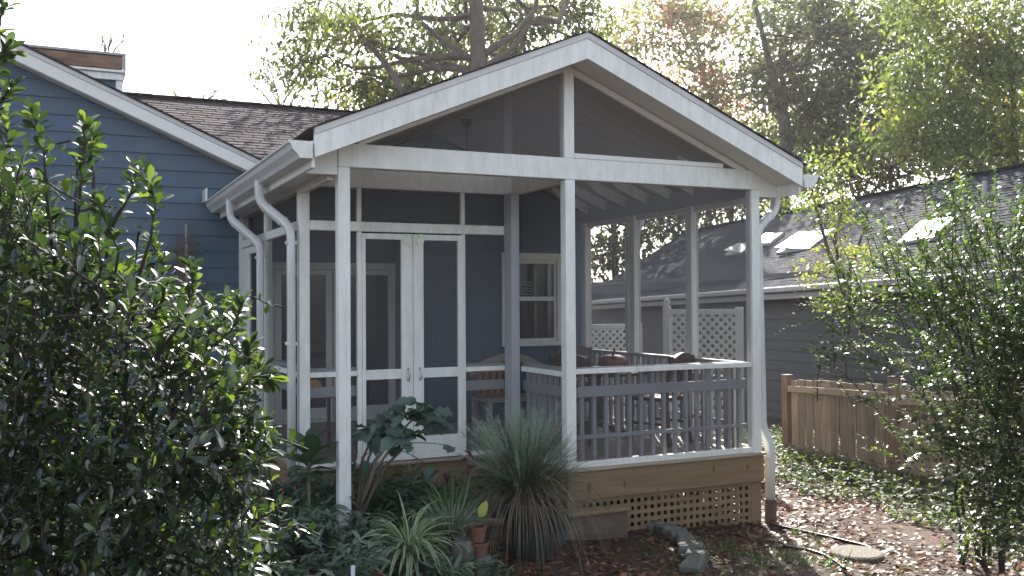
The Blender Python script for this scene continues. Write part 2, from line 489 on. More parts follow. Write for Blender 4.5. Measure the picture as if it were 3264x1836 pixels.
def quadmesh(name, V, F, mats, mi=None, smooth=True):
    """fast mesh from numpy: V (n,3), F (m,4)"""
    me = bpy.data.meshes.new(name)
    V = np.ascontiguousarray(V, np.float32); F = np.ascontiguousarray(F, np.int32)
    me.vertices.add(len(V)); me.vertices.foreach_set('co', V.ravel())
    me.loops.add(F.size); me.loops.foreach_set('vertex_index', F.ravel())
    me.polygons.add(len(F))
    me.polygons.foreach_set('loop_start', np.arange(0, F.size, 4, dtype=np.int32))
    for m in (mats if isinstance(mats, (list, tuple)) else [mats]):
        me.materials.append(m)
    if mi is not None:
        me.polygons.foreach_set('material_index', np.ascontiguousarray(mi, np.int32))
    if smooth:
        me.polygons.foreach_set('use_smooth', np.ones(len(F), dtype=bool))
    me.update(calc_edges=True)
    return me

def qobj(name, V, F, mats, parent=None, mi=None, smooth=True, local=False):
    return attach(link(bpy.data.objects.new(name, quadmesh(name, V, F, mats, mi, smooth))), parent, local)

def leaf_template(stations, fold=0.25, curl=0.3, wave=0.0):
    """unit leaf along +x, width along y, stations (t, half width); two strips folded on the midrib"""
    V = []
    for i, (t, w) in enumerate(stations):
        z = -curl * t * t
        wv = wave * (1 if i % 2 else -1)
        V += [(t, w, z + fold * w + wv), (t, 0, z), (t, -w, z + fold * w - wv)]
    F = []
    for i in range(len(stations) - 1):
        a = 3 * i
        F += [(a, a + 1, a + 4, a + 3), (a + 1, a + 2, a + 5, a + 4)]
    return np.array(V, float), np.array(F, int)

def unit(a):
    return a / (np.linalg.norm(a, axis=-1, keepdims=True) + 1e-9)

def frames(X, up):
    X = unit(X)
    Y = unit(np.cross(up, X)); Z = np.cross(X, Y)
    return np.stack([X, Y, Z], 1)            # (N,3 axes,3)

def scatter(T, pos, FR, sc, wsc=None):
    V, F = T
    n = len(pos)
    L = np.repeat(V[None], n, 0) * np.asarray(sc)[:, None, None]
    if wsc is not None:
        L[:, :, 1] *= np.asarray(wsc)[:, None]
    W = np.einsum('nki,nij->nkj', L, FR) + np.asarray(pos)[:, None, :]
    FF = F[None] + (np.arange(n) * len(V))[:, None, None]
    return W.reshape(-1, 3), FF.reshape(-1, 4)

DIAMOND = (np.array([(0, 0, 0), (0.5, 0.22, 0.05), (1, 0, -0.06), (0.5, -0.22, 0.05)]), np.array([(0, 1, 2, 3)]))
OBOV = leaf_template([(0, 0.03), (0.3, 0.12), (0.62, 0.225), (0.86, 0.18), (1.0, 0.03)], 0.3, 0.14)
OVAL = leaf_template([(0, 0.03), (0.35, 0.2), (0.7, 0.19), (1.0, 0.02)], 0.3, 0.2)
LANCE = leaf_template([(0, 0.04), (0.35, 0.17), (0.7, 0.13), (1.0, 0.01)], 0.3, 0.35)
BROAD = leaf_template([(0, 0.05), (0.2, 0.2), (0.45, 0.27), (0.72, 0.22), (0.9, 0.1), (1.0, 0.02)], 0.25, 0.35, 0.012)
KALE = leaf_template([(0, 0.02), (0.18, 0.05), (0.34, 0.27), (0.5, 0.40), (0.66, 0.36), (0.82, 0.42), (0.93, 0.22), (1.0, 0.05)], 0.3, 0.25, 0.05)
CURLED = (np.array([(0, 0.05, 0.10), (0, -0.05, 0.10), (0.5, 0.27, 0.12), (0.5, -0.22, 0.02), (1, 0.06, 0.22), (1, -0.02, 0.16)]), np.array([(0, 1, 3, 2), (2, 3, 5, 4)]))

def gz(x, y):
    """height of the ground"""
    x = np.asarray(x, float); y = np.asarray(y, float)
    z = -0.49 - 0.055 * (np.clip(x, -6, 9) - 1.0)
    z = z + 0.07 / (1 + np.exp((x - 1.1) * 4))
    z = z + 0.018 * np.sin(x * 2.1 + 0.7 * y) * np.cos(y * 1.7 - 0.5 * x)
    return z

# ------------------------------------------------------------------ setting: the ground, one sheet to the horizon
def ground():
    xs = np.concatenate([[-150, -80, -40, -20, -10], np.arange(-6, 12.01, 0.2), [14, 18, 25, 40, 70, 150]])
    ys = np.concatenate([[-150, -80, -40, -15], np.arange(-9, 12.01, 0.2), [14, 18, 25, 40, 70, 150]])
    X, Y = np.meshgrid(xs, ys)
    Z = gz(X, Y)
    V = np.stack([X, Y, Z], -1).reshape(-1, 3)
    nx = len(xs)
    i = np.arange((len(ys) - 1) * (nx - 1)); a = (i // (nx - 1)) * nx + i % (nx - 1)
    F = np.stack([a, a + 1, a + nx + 1, a + nx], 1)
    tag(qobj('ground', V, F, GROUND), kind='structure')

ground()

# ------------------------------------------------------------------ shingle fields
def shingles(parent, mat, o, u, v, nrm, nu, nv, tab=0.32, expo=0.14, keep=None, single=300, name='shingle', skew=None):
    """courses of tabs; the nearest ones are pieces of their own, the rest one mesh"""
    mb = MB(); mb.obox((0, 0, 0), (tab / 2 - 0.004, expo * 0.72, 0.006), ch=0.001)
    me = mb.mesh(name, mat)
    TV = np.array(mb.v); TF = mb.f
    items = []
    for j in range(nv):
        for i in range(nu):
            off = (j % 2) * tab / 2 + (j % 3) * 0.04
            base = o + u * (i * tab + off) + v * (j * expo)
            if skew is not None: base = skew(i * tab + off, j * expo)
            p = base + nrm * (0.012 + random.uniform(0, 0.004))
            if keep is not None and not keep(p): continue
            items.append(p)
    items.sort(key=lambda p: np.linalg.norm(p - CAM))
    rest = MB()
    tilt = 0.05
    v2 = v * math.cos(tilt) + nrm * -math.sin(tilt); n2 = nrm * math.cos(tilt) + v * math.sin(tilt)
    for k, p in enumerate(items):
        sc = random.uniform(0.97, 1.0)
        if k < single:
            ob = bpy.data.objects.new(name, me)
            link(ob)
            attach(ob, parent)
            ob.matrix_basis = Matrix(((u[0] * sc, v2[0], n2[0], p[0]), (u[1] * sc, v2[1], n2[1], p[1]), (u[2] * sc, v2[2], n2[2], p[2]), (0, 0, 0, 1)))
        else:
            rest.add(p + TV @ np.array([u * sc, v2, n2]), TF)
    if rest.v:
        r = rest.build('far_' + name + 's', mat, parent)
        r['kind'] = 'stuff'

# ------------------------------------------------------------------ the blue house
YL, YR = 4.05, 3.30         # recessed wall behind the patio door, wall with the window
house = empty('house', (-1.0, 4.5, -0.5), 'blue lap-sided house with brown shingle roof behind the screened porch', 'house')
def rake_x(z): return 0.08 + (2.93 - z) / 0.4343
wl = MB()
wl.prism([(-4.2, -0.6), (3.95, -0.6), (3.95, 2.55), (0.95, 2.55), (-3.2, 4.36), (-4.2, 3.95)], YL + 0.02, YL + 0.22)
wl.prism([(1.75, -0.6), (3.95, -0.6), (3.95, 2.42), (1.925, 3.27), (0.1, 2.50), (0.1, 2.16), (1.75, 2.16)], YR + 0.02, YR + 0.75)
wall = wl.build('wall', SIDING, house)
EXPO = 0.174
def lap(x0, x1, x0t, x1t, z, yf, parent=wall, e=EXPO):
    """one lap board, thicker at its bottom edge"""
    m = MB()
    vs = [(x0, yf - 0.022, z), (x1, yf - 0.022, z), (x1t, yf - 0.003, z + e), (x0t, yf - 0.003, z + e),
          (x0, yf + 0.02, z), (x1, yf + 0.02, z), (x1t, yf + 0.02, z + e), (x0t, yf + 0.02, z + e)]
    m.add(vs, [[0, 1, 2, 3], [0, 4, 5, 1], [1, 5, 6, 2], [2, 6, 7, 3], [3, 7, 4, 0], [4, 7, 6, 5]])
    return m.build('siding_board', SIDING, parent)
z = -0.5
while z < 4.3:
    z1 = z + EXPO
    if z < 2.0:
        segs = [(-4.2, 0.24)] if z < 1.84 else [(-4.2, 1.76)]
        for a, b in segs: lap(a, b, a, b, z, YL)
    else:
        b, bt = min(1.76, rake_x(z) + 0.1), min(1.76, rake_x(z1) + 0.1)
        a = -4.2 if z < 3.7 else -3.2 - (4.36 - z) / 0.41
        if bt > a: lap(a, b, a, bt, z, YL)
    # wall with the window
    if z1 < 2.42:
        if z + EXPO <= 0.84 or z >= 1.94:
            lap(1.752, 3.95, 1.752, 3.95, z, YR)
        else:
            lap(1.752, 2.80, 1.752, 2.80, z, YR); lap(3.60, 3.95, 3.60, 3.95, z, YR)
    else:
        s0 = 1.925 - (3.27 - z) / 0.4194; s1 = 1.925 + (3.27 - z) / 0.4194
        t0 = 1.925 - max(3.27 - z1, 0.01) / 0.4194; t1 = 1.925 + max(3.27 - z1, 0.01) / 0.4194
        if s1 - s0 > 0.1: lap(max(s0, 0.1), min(s1, 3.95), max(t0, 0.1), min(t1, 3.95), z, YR)
    z = z1
# rake of the left gable: fascia board, drip strip, roof slab
rk = MB()
def rz(x): return 2.958 - 0.4343 * (x - 0.08)
rk.prism([(-3.3, rz(-3.3) - 0.045), (0.62, rz(0.62) - 0.045), (0.62, rz(0.62) - 0.17), (-3.3, rz(-3.3) - 0.17)], 3.83, 3.86)
rk.build('rake_board', CREAM, house)
rk = MB()
rk.prism([(-3.3, rz(-3.3) + 0.005), (0.62, rz(0.62) + 0.005), (0.62, rz(0.62) - 0.042), (-3.3, rz(-3.3) - 0.042)], 3.82, 3.90)
rk.build('rake_trim', TRIMGREY, house)
rf = MB()
rf.prism([(-3.3, rz(-3.3) - 0.042), (0.62, rz(0.62) - 0.042), (0.62, rz(0.62) + 0.022), (-3.3, rz(-3.3) + 0.022)], 3.80 + 0.11, 6.9)
rf.prism([(-3.3, rz(-3.3) + 0.006), (0.62, rz(0.62) + 0.006), (0.62, rz(0.62) + 0.026), (-3.3, rz(-3.3) + 0.026)], 3.80, 3.908)
rf.prism([(-3.3, rz(-3.3)), (-3.3, rz(-3.3) + 0.02), (-8, 2.4), (-8, 2.38)], 3.80, 6.9)
groof = rf.build('gable_roof', SHING, house)
sf = MB(); sf.prism([(-3.3, rz(-3.3) - 0.175), (0.6, rz(0.6) - 0.175), (0.6, rz(0.6) - 0.155), (-3.3, rz(-3.3) - 0.155)], 3.862, 4.06)
sf.build('soffit', WHITE, house)
# main roof facing the garden
def mz(y): return 2.62 + 0.42 * (y - 3.5)
mr = MB()
mr.prism([(3.3, mz(3.3)), (7.42, mz(7.42)), (11.5, mz(3.3)), (11.5, mz(3.3) - 0.12), (7.42, mz(7.42) - 0.12), (3.3, mz(3.3) - 0.12)], 1.2, 4.15, axis='x')
mr.prism([(4.29, mz(4.29)), (7.42, mz(7.42)), (11.5, mz(3.3)), (11.5, mz(3.3) - 0.12), (7.42, mz(7.42) - 0.12), (4.29, mz(4.29) - 0.12)], -3.0, 1.199, axis='x')
mroof = mr.build('roof', SHING, house)
bd = MB(); bd.prism([(4.2, -0.6), (11.0, -0.6), (11.0, 2.8), (7.42, 4.05), (4.2, 2.8)], -2.9, 3.94, axis='x')
bd.build('rear_wall', SIDING, house)
vv = np.array((0, math.cos(math.atan(0.42)), math.sin(math.atan(0.42))))
nn = np.array((0, -vv[2], vv[1]))
def keep_main(p):
    return p[2] > rz(p[0]) - 0.02 and p[2] > 3.49 - 0.4194 * abs(p[0] - 1.925) - 0.05 and p[1] < 7.38
shingles(mroof, SHING, np.array((-2.4, 3.5, mz(3.5))), np.array((1.0, 0, 0)), vv, nn, 19, 31, keep=keep_main)
rc = MB()
for k in range(24):
    x = -1.6 + k * 0.25
    rc.obox((x, 7.42, mz(7.42) + 0.022 + 0.003 * (k % 2)), (0.14, 0.13, 0.008), ((1, 0, 0.02), (0, 1, 0), (0, 0, 1)), 0.002)
rc.build('ridge_cap', SHING, mroof)
# boxed chimney chase with a rusted cap
ch = MB(); ch.box(-2.7, -1.20, 6.03, 7.3, 3.2, 4.17); chase = ch.build('chimney_chase', SIDING, house)
for k in range(6):
    zz = 3.45 + k * 0.12
    m = MB(); m.add([(-2.7, 6.005, zz), (-1.235, 6.005, zz), (-1.235, 6.025, zz + 0.12), (-2.7, 6.025, zz + 0.12)], [[0, 1, 2, 3]]); m.build('siding_board', SIDING, chase)
m = MB(); m.box(-1.235, -1.155, 5.99, 6.06, 3.2, 4.16); m.box(-1.20, -1.157, 6.065, 7.3, 3.2, 4.16); m.build('corner_board', WHITE, chase)
m = MB(); m.box(-2.72, -1.15, 5.97, 7.32, 4.16, 4.245); m.build('frieze_board', WHITE, chase)
m = MB(); m.box(-2.75, -1.12, 5.93, 7.35, 4.248, 4.278); m.build('ledge', WHITE, chase)
m = MB()
prof = [(6.0, 4.28), (5.955, 4.30), (5.945, 4.36), (5.955, 4.45), (6.0, 4.462)]
m.prism(prof + [(7.3, 4.462), (7.3, 4.28)], -2.7, -1.165, axis='x')
m.build('chimney_cap', RUST, chase)
m = MB(); m.box(-2.75, -1.12, 5.94, 7.34, 4.464, 4.495); m.build('cap_rim', NTRIM, chase)
m = MB(); m.box(-1.155, -1.12, 5.94, 5.99, 4.28, 4.463); m.box(-1.155, -1.12, 7.2, 7.25, 4.28, 4.463); m.build('cap_post', NTRIM, chase)
# patio door on the recessed wall
pd = empty('patio_door', (1.0, YL, 0.0), None, None)
pd.parent = house; pd.matrix_parent_inverse = Matrix.Translation(-Vector(house.location))
def part_on(e, L):
    return e
def sub(o, e): 
    o.parent = e; o.matrix_parent_inverse = Matrix.Translation(-Vector((1.0, YL, 0.0))); return o
m = MB(); m.box(0.25, 1.75, YL - 0.03, YL + 0.03, 1.75, 1.83); m.box(0.25, 0.33, YL - 0.03, YL + 0.03, 0.0, 1.748); m.box(0.25, 1.75, YL - 0.04, YL + 0.03, -0.03, 0.03)
m.box(1.67, 1.75, YL - 0.03, YL + 0.03, 0.032, 1.748)
sub(m.build('door_frame', WHITE), pd)
m = MB()
for a in (0.335, 0.92): 
    m.box(a, a + 0.075, YL - 0.015, YL + 0.02, 0.032, 1.745)
m.box(1.01, 1.05, YL - 0.015, YL + 0.02, 0.032, 1.745)
for a, b in ((0.41, 0.92), (1.05, 1.67)):
    m.box(a, b, YL - 0.014, YL + 0.018, 1.69, 1.745); m.box(a, b, YL - 0.014, YL + 0.018, 0.032, 0.16)
sub(m.build('door_sash', WHITE), pd)
m = MB(); m.box(0.41, 0.92, YL, YL + 0.006, 0.16, 1.69, ch=0); sub(m.build('pane', GLASS), pd)
m = MB(); m.box(1.05, 1.67, YL, YL + 0.006, 0.16, 1.69, ch=0); sub(m.build('pane', GLASS), pd)
# double hung window
WX0, WX1, WZ0, WZ1 = 2.80, 3.60, 0.84, 1.94
m = MB()
m.box(WX0, WX0 + 0.055, YR - 0.045, YR + 0.02, WZ0, WZ1); m.box(WX1 - 0.075, WX1, YR - 0.045, YR + 0.02, WZ0, WZ1)
m.box(WX0 + 0.056, WX1 - 0.076, YR - 0.043, YR + 0.02, WZ1 - 0.085, WZ1 - 0.001); m.box(WX0 + 0.056, WX1 - 0.076, YR - 0.05, YR + 0.02, WZ0, WZ0 + 0.05)
win = m.build('window', WHITE, house)
m = MB()
m.box(WX0 + 0.057, WX1 - 0.077, YR - 0.025, YR + 0.01, 1.375, 1.425)
m.box(WX0 + 0.057, WX1 - 0.077, YR - 0.02, YR + 0.01, 1.815, 1.853); m.box(WX0 + 0.057, WX1 - 0.077, YR - 0.02, YR + 0.01, 0.892, 0.93)
for x in (WX0 + 0.057, WX1 - 0.107): 
    m.box(x, x + 0.03, YR - 0.019, YR + 0.01, 0.931, 1.374); m.box(x, x + 0.03, YR - 0.019, YR + 0.01, 1.426, 1.814)
m.build('sash', WHITE, win)
for z0, z1 in ((0.931, 1.374), (1.426, 1.814)):
    m = MB(); m.box(WX0 + 0.088, WX1 - 0.108, YR - 0.008, YR - 0.004, z0, z1, ch=0); m.build('pane', GLASS, win)
m = MB()
for k in range(5): m.box(WX0 + 0.2, WX0 + 0.42, YR - 0.0095, YR - 0.0085, 1.45 + k * 0.035, 1.458 + k * 0.035, ch=0)
m.box(WX0 + 0.24, WX0 + 0.27, YR - 0.0095, YR - 0.0085, 1.45, 1.8, ch=0)
m.build('window_blind', surface('pale_blind', (0.3, 0.31, 0.32), 0.6), win)

# ------------------------------------------------------------------ the screened porch
R, W = 3.875, 0.09
M0, M1 = 1.884, 1.974           # middle post
YD = 1.025                      # inset wall with the doors
XS = -0.06                      # outer face of the left screen wall
AP, SL = 1.925, 0.4194          # ridge x, roof slope
YF = -0.31                      # face of the rake fascia
def zu(x): return 3.28 - SL * abs(x - AP)
porch = empty('screened_porch', (1.9, 1.0, -0.5), 'white timber screened porch with open gable roof and double screen doors', 'porch')
PO = Vector(porch.location)
def pb(name, mat, *boxes, ch=0.004, parent=porch, smooth=False):
    m = MB()
    for b in boxes: m.box(*b, ch=ch)
    return m.build(name, mat, parent, smooth)
# posts
pb('post', WHITE, (0, W, 0, W, -0.52, 2.358))
pb('post', WHITE, (M0, M1, 0, W, -0.026, 2.358))
pb('post', WHITE, (R - W, R, 0, W, -0.026, 2.358))
for y in (0.92, 1.97, 3.04): pb('post', WHITE, (R - W, R - 0.003, y, y + 0.1, 0.0, 2.30))
pb('post', WHITE, (XS, XS + 0.09, YD, YD + 0.09, -0.026, 2.338))
pb('post', WHITE, (XS + 0.002, XS + 0.07, 2.50, 2.58, 0.0, 2.30))
pb('post', WHITE, (XS, XS + 0.09, 3.93, 4.045, 0.0, 2.30))
pb('post', WHITE, (1.828, M0, YD, YD + 0.06, -0.026, 2.338))
pb('post', SHADEGREY, (1.80, M0 - 0.004, YD - 0.16, YD - 0.002, 0.0, 2.338))
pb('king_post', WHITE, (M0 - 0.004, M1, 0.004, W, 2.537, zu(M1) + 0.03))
pb('gable_stud', SHADEGREY, (1.80, M0, YD - 0.02, YD + 0.06, 2.545, zu(1.86)))
# header beam and inset beams
pb('header_beam', WHITE, (0, R, 0, W, 2.36, 2.536), ch=0.005)
pb('inset_beam', WHITE, (XS, M0, YD - 0.002, YD + 0.088, 2.34, 2.542))
pb('side_beam', WHITE, (0.0, 0.09, W + 0.001, YD - 0.004, 2.345, 2.45))
pb('side_beam', WHITE, (XS, XS + 0.09, YD + 0.09, 4.04, 2.302, 2.45))
pb('side_beam', WHITE, (M0 - 0.006, M1 - 0.03, W + 0.001, YD - 0.004, 2.335, 2.54))
pb('side_beam', SHADEGREY, (R - W + 0.003, R - 0.004, W + 0.001, 3.29, 2.302, 2.46))
# gable infill frame at right, screens in the gable
m = MB()
m.box(M1, R - 0.40, 0.001, 0.03, 2.538, 2.578)
m.bar((M1 - 0.01, 0.017, zu(M1) - 0.005), (R - 0.16, 0.017, zu(R - 0.16) - 0.005), 0.028, 0.05)
m.bar((0.16, 0.017, zu(0.16) - 0.005), (M0, 0.017, zu(M0) - 0.005), 0.028, 0.03)
m.build('gable_frame', CREAM, porch)
def tri(pts, parent=porch, name='screen'):
    m = MB(); m.add(pts, [list(range(len(pts)))]); return m.build(name, SCREEN, parent)
tri([(M1, 0.035, 2.57), (R - 0.4, 0.035, 2.57), (M1, 0.035, zu(M1))])
tri([(0.35, 0.035, 2.53), (M0, 0.035, 2.53), (M0, 0.035, zu(M0))])
# roof: slab, rake fascia, drip strip, shingle edge, soffit
def slope(name, mat, x0, x1, d0, d1, y0, y1, parent=porch):
    m = MB()
    m.prism([(x0, zu(x0) + d0), (x1, zu(x1) + d0), (x1, zu(x1) + d1), (x0, zu(x0) + d1)], y0, y1)
    return m.build(name, mat, parent)
EL = -0.247; ER = 2 * AP + 0.247
for a, b in ((EL, AP), (AP, ER)):
    slope('rake_fascia', WHITE, a, b, 0.0, 0.158, YF, YF + 0.03)
    slope('rake_trim', TRIMGREY, a, b, 0.160, 0.206, YF - 0.008, YF + 0.03)
roof = slope('roof', SHING, EL - 0.05, AP, 0.208, 0.216, YF - 0.018, 6.9)
slope('roof_deck', SHING, AP, ER + 0.05, 0.208, 0.216, YF - 0.018, 6.9)
for sgn in (-1, 1):
    for k in range(int(2.2 / 0.13)):
        d = 0.02 + k * 0.13
        x = AP + sgn * d; x2 = AP + sgn * (d + 0.15)
        m = MB()
        zt = lambda q, e: zu(q) + 0.216 + e
        m.prism([(x, zt(x, 0.002)), (x2, zt(x2, 0.007)), (x2, zt(x2, 0.0005)), (x, zt(x, 0.0005))], YF - 0.022 - random.uniform(0, 0.006), 6.5)
        m.build('shingle_course', SHING, roof)
slope('soffit', CREAM, EL + 0.02, AP - 0.001, 0.03, 0.05, YF + 0.031, W)
slope('soffit', CREAM, AP + 0.001, ER - 0.02, 0.03, 0.05, YF + 0.031, W)
for s_ in (0, 1):
    q_ = [(-0.234, 2.30), (-0.003, 2.30), (-0.003, zu(0) + 0.029), (-0.234, zu(-0.234) + 0.029)]
    if s_: q_ = [(2 * AP - x, zz) for x, zz in q_][::-1]
    m = MB(); m.prism(q_, 0.008, 0.034); m.build('gable_return', CREAM, porch)
# ceiling planks run down the slope
n = 30
for k in range(n):
    y0 = W + 0.004 + k * (3.2 / n)
    for a, b in ((-0.03, AP - 0.001), (AP + 0.001, R + 0.03)):
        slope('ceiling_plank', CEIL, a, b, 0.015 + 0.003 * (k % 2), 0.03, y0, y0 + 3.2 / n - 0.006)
m = MB()
for y in np.arange(0.45, 3.3, 0.42):
    m.prism([(R - 0.55, zu(R - 0.55) + 0.012), (R - 0.02, zu(R - 0.02) + 0.012), (R - 0.02, zu(R - 0.02) - 0.09), (R - 0.42, zu(R - 0.42) - 0.09), (R - 0.55, zu(R - 0.55) - 0.04)], y, y + 0.045)
    m.build('rafter', WHITE, porch); m = MB()
# eaves: flat soffit, fascia and gutter on both sides
for s in (0, 1):
    def fx(x): return x if s == 0 else 2 * AP - x
    def bx(x0, x1, *r): 
        a, b = sorted((fx(x0), fx(x1))); return (a, b, *r)
    ye = 4.04 if s == 0 else 3.9
    pb('eave_fascia', WHITE, bx(-0.262, -0.236, YF + 0.032, ye, 2.30, 2.49))
    pb('eave_soffit', WHITE, bx(-0.234, -0.002, 0.036, ye, 2.335, 2.35))
    pb('eave_trim', WHITE, bx(-0.055, -0.004, 0.1, YD - 0.03, 2.27, 2.333))
    # K-style gutter
    prof = [(-0.264, 2.36), (-0.35, 2.36), (-0.365, 2.385), (-0.40, 2.42), (-0.415, 2.455), (-0.43, 2.462), (-0.43, 2.474), (-0.414, 2.474), (-0.400, 2.43), (-0.35, 2.39), (-0.268, 2.375), (-0.268, 2.47), (-0.264, 2.47)]
    prof = [(fx(x), zz) for x, zz in prof]
    ys = YF - 0.01
    m = MB(); m.prism(prof, ys, ye + (0.28 if s == 0 else 0)); g = m.build('gutter', GUTTER, porch)
    cap = [(-0.264, 2.358), (-0.352, 2.358), (-0.367, 2.384), (-0.402, 2.419), (-0.417, 2.454), (-0.432, 2.462), (-0.432, 2.476), (-0.264, 2.476)]
    m = MB(); m.prism([(fx(x), zz) for x, zz in cap], ys - 0.004, ys - 0.001); m.build('end_cap', WHITE, g)
m = MB(); m.box(-0.45, -0.43, 3.75, 4.02, 2.46, 2.60, ch=0.01); m.build('rain_diverter', GUTTER, porch)
# downspouts with S bends at the left, one at the right corner
def spout(pts, name='downspout'):
    P = []
    pts = [np.array(p, float) for p in pts]
    P.append(pts[0])
    for i in range(1, len(pts) - 1):
        a, b, c = pts[i - 1], pts[i], pts[i + 1]
        ra = min(0.09, 0.45 * np.linalg.norm(a - b)); rb = min(0.09, 0.45 * np.linalg.norm(c - b))
        p0 = b + unit(a - b) * ra; p1 = b + unit(c - b) * rb
        for t in np.linspace(0, 1, 6):
            P.append((1 - t) ** 2 * p0 + 2 * t * (1 - t) * b + t * t * p1)
    P.append(pts[-1])
    m = MB(); m.tube(P, 1.0, 12, sq=(0.040, 0.033))
    d = m.build(name, GUTTER, porch, smooth=True)
    x, y = P[-1][0], P[-1][1]; zt = pts[-2][2]
    for zz in (zt - 0.12, zt - 0.95, zt - 1.75):
        if zz > pts[-1][2] + 0.1:
            k = MB(); k.box(x - 0.044, x + 0.044, y - 0.037, y + 0.037, zz - 0.014, zz + 0.014, ch=0.004); k.build('strap', GUTTER, d)
    for q, p in ((pts[1], pts[2]),):
        a = q + unit(p - q) * 0.10; b = p + unit(q - p) * 0.10
        for c in (a, b):
            k = MB(); k.tube([c - unit(p - q) * 0.004, c + unit(p - q) * 0.004], 1.0, 12, sq=(0.043, 0.036)); k.build('seam', GUTTER, d, smooth=True)
    return d
spout([(-0.34, 1.27, 2.40), (-0.34, 1.27, 2.21), (-0.125, 1.03, 1.98), (-0.125, 1.03, -0.35)])
spout([(-0.34, 2.83, 2.40), (-0.34, 2.83, 2.20), (-0.125, 2.40, 1.92), (-0.125, 2.40, -0.35)])
spout([(4.19, 0.16, 2.40), (4.19, 0.16, 2.20), (3.925, 0.10, 2.02), (3.925, 0.06, 0.20), (3.99, 0.03, 0.06), (3.99, 0.03, -0.46)])
m = MB(); m.tube([(3.99, 0.03, z) for z in np.arange(-0.44, -0.70, -0.01)], [0.052 + 0.006 * (i % 2) for i in range(26)], 12); m.build('downspout_hose', BROWNPIPE, porch)
spout([(4.19, 2.45, 2.40), (4.19, 2.45, 2.24), (3.93, 2.3, 2.05), (3.93, 2.3, 1.0), (3.93, 2.3, -0.5)])
# inset wall: transom bar, mullions, rails, screens
pb('transom_bar', WHITE, (XS + 0.09, 1.828, YD + 0.002, YD + 0.05, 1.969, 2.051))
for x in (0.435, 1.384): 
    pb('mullion', WHITE, (x, x + 0.04, YD + 0.003, YD + 0.05, 0.0, 1.968)); pb('mullion', WHITE, (x, x + 0.038, YD + 0.003, YD + 0.05, 2.052, 2.339))
pb('screen_rail', WHITE, (XS + 0.09, 0.434, YD + 0.004, YD + 0.045, 0.742, 0.785)); pb('screen_rail', WHITE, (1.425, 1.827, YD + 0.004, YD + 0.045, 0.742, 0.785))
pb('sill', WHITE, (XS + 0.09, 0.434, YD + 0.003, YD + 0.05, -0.025, 0.03)); pb('sill', WHITE, (1.425, 1.827, YD + 0.003, YD + 0.05, -0.025, 0.03))
def scr(x0, x1, y, z0, z1, parent=porch):
    m = MB(); m.add([(x0, y, z0), (x1, y, z0), (x1, y, z1), (x0, y, z1)], [[0, 1, 2, 3]]); return m.build('screen', SCREEN, parent)
def scrx(x, y0, y1, z0, z1, parent=porch):
    m = MB(); m.add([(x, y0, z0), (x, y1, z0), (x, y1, z1), (x, y0, z1)], [[0, 1, 2, 3]]); return m.build('screen', SCREEN, parent)
yS = YD + 0.03
for a, b in ((XS + 0.09, 0.435), (0.475, 1.384), (1.424, 1.828)): scr(a, b, yS, 2.05, 2.345)
for a, b in ((XS + 0.09, 0.435), (1.424, 1.828)): scr(a, b, yS, 0.0, 1.975)
# the two screen doors
def door(x0, x1, stL, stR):
    d = MB(); y0, y1 = YD - 0.006, YD + 0.03
    d.box(x0, x0 + stL, y0, y1, 0.005, 1.955); d.box(x1 - stR, x1, y0, y1, 0.005, 1.955)
    for z0, z1 in ((1.905, 1.955), (0.705, 0.79), (0.005, 0.2)): d.box(x0 + stL, x1 - stR, y0 + 0.002, y1 - 0.001, z0, z1)
    dd = d.build('screen_door', WHITE, porch)
    scr(x0 + stL, x1 - stR, yS - 0.02, 0.2, 0.706, dd); scr(x0 + stL, x1 - stR, yS - 0.02, 0.79, 1.906, dd)
    hx = x1 - 0.045 if stR > stL else x0 + 0.06
    h = MB(); h.tube([(hx, y0 + 0.002, 0.79), (hx, y0 - 0.03, 0.78), (hx, y0 - 0.034, 0.74), (hx, y0 - 0.03, 0.70), (hx, y0 + 0.002, 0.69)], 0.007, 6)
    h.box(hx - 0.012, hx + 0.012, y0 - 0.004, y0 + 0.001, 0.775, 0.80); h.box(hx - 0.012, hx + 0.012, y0 - 0.004, y0 + 0.001, 0.68, 0.705)
    h.build('handle', METAL, dd)
    c = MB(); cx = x1 - 0.055 if stR > stL else x0 + 0.06
    c.prism([(cx - 0.035, 1.945), (cx + 0.035, 1.945), (cx + 0.035, 1.885), (cx + 0.018, 1.865), (cx - 0.018, 1.865), (cx - 0.035, 1.885)], y0 - 0.016, y0)
    c.tube([(cx, y0 - 0.03, 1.955), (cx, y0 - 0.03, 1.925)], 0.014, 8); c.tube([(cx, y0 - 0.0165, 1.885), (cx, y0 - 0.022, 1.885)], 0.006, 6)
    c.build('closer_bracket', CLOSER, dd)
    return dd
door(0.476, 0.926, 0.03, 0.103)
door(0.930, 1.383, 0.095, 0.034)
# jog panel between the inset wall and the middle post
pb('screen_rail', WHITE, (M0 + 0.003, M0 + 0.045, W, YD - 0.161, 0.742, 0.785)); pb('sill', WHITE, (M0 + 0.003, M0 + 0.045, W, YD - 0.161, -0.025, 0.03))
scrx(M0 + 0.025, W, YD, 0.0, 2.34)
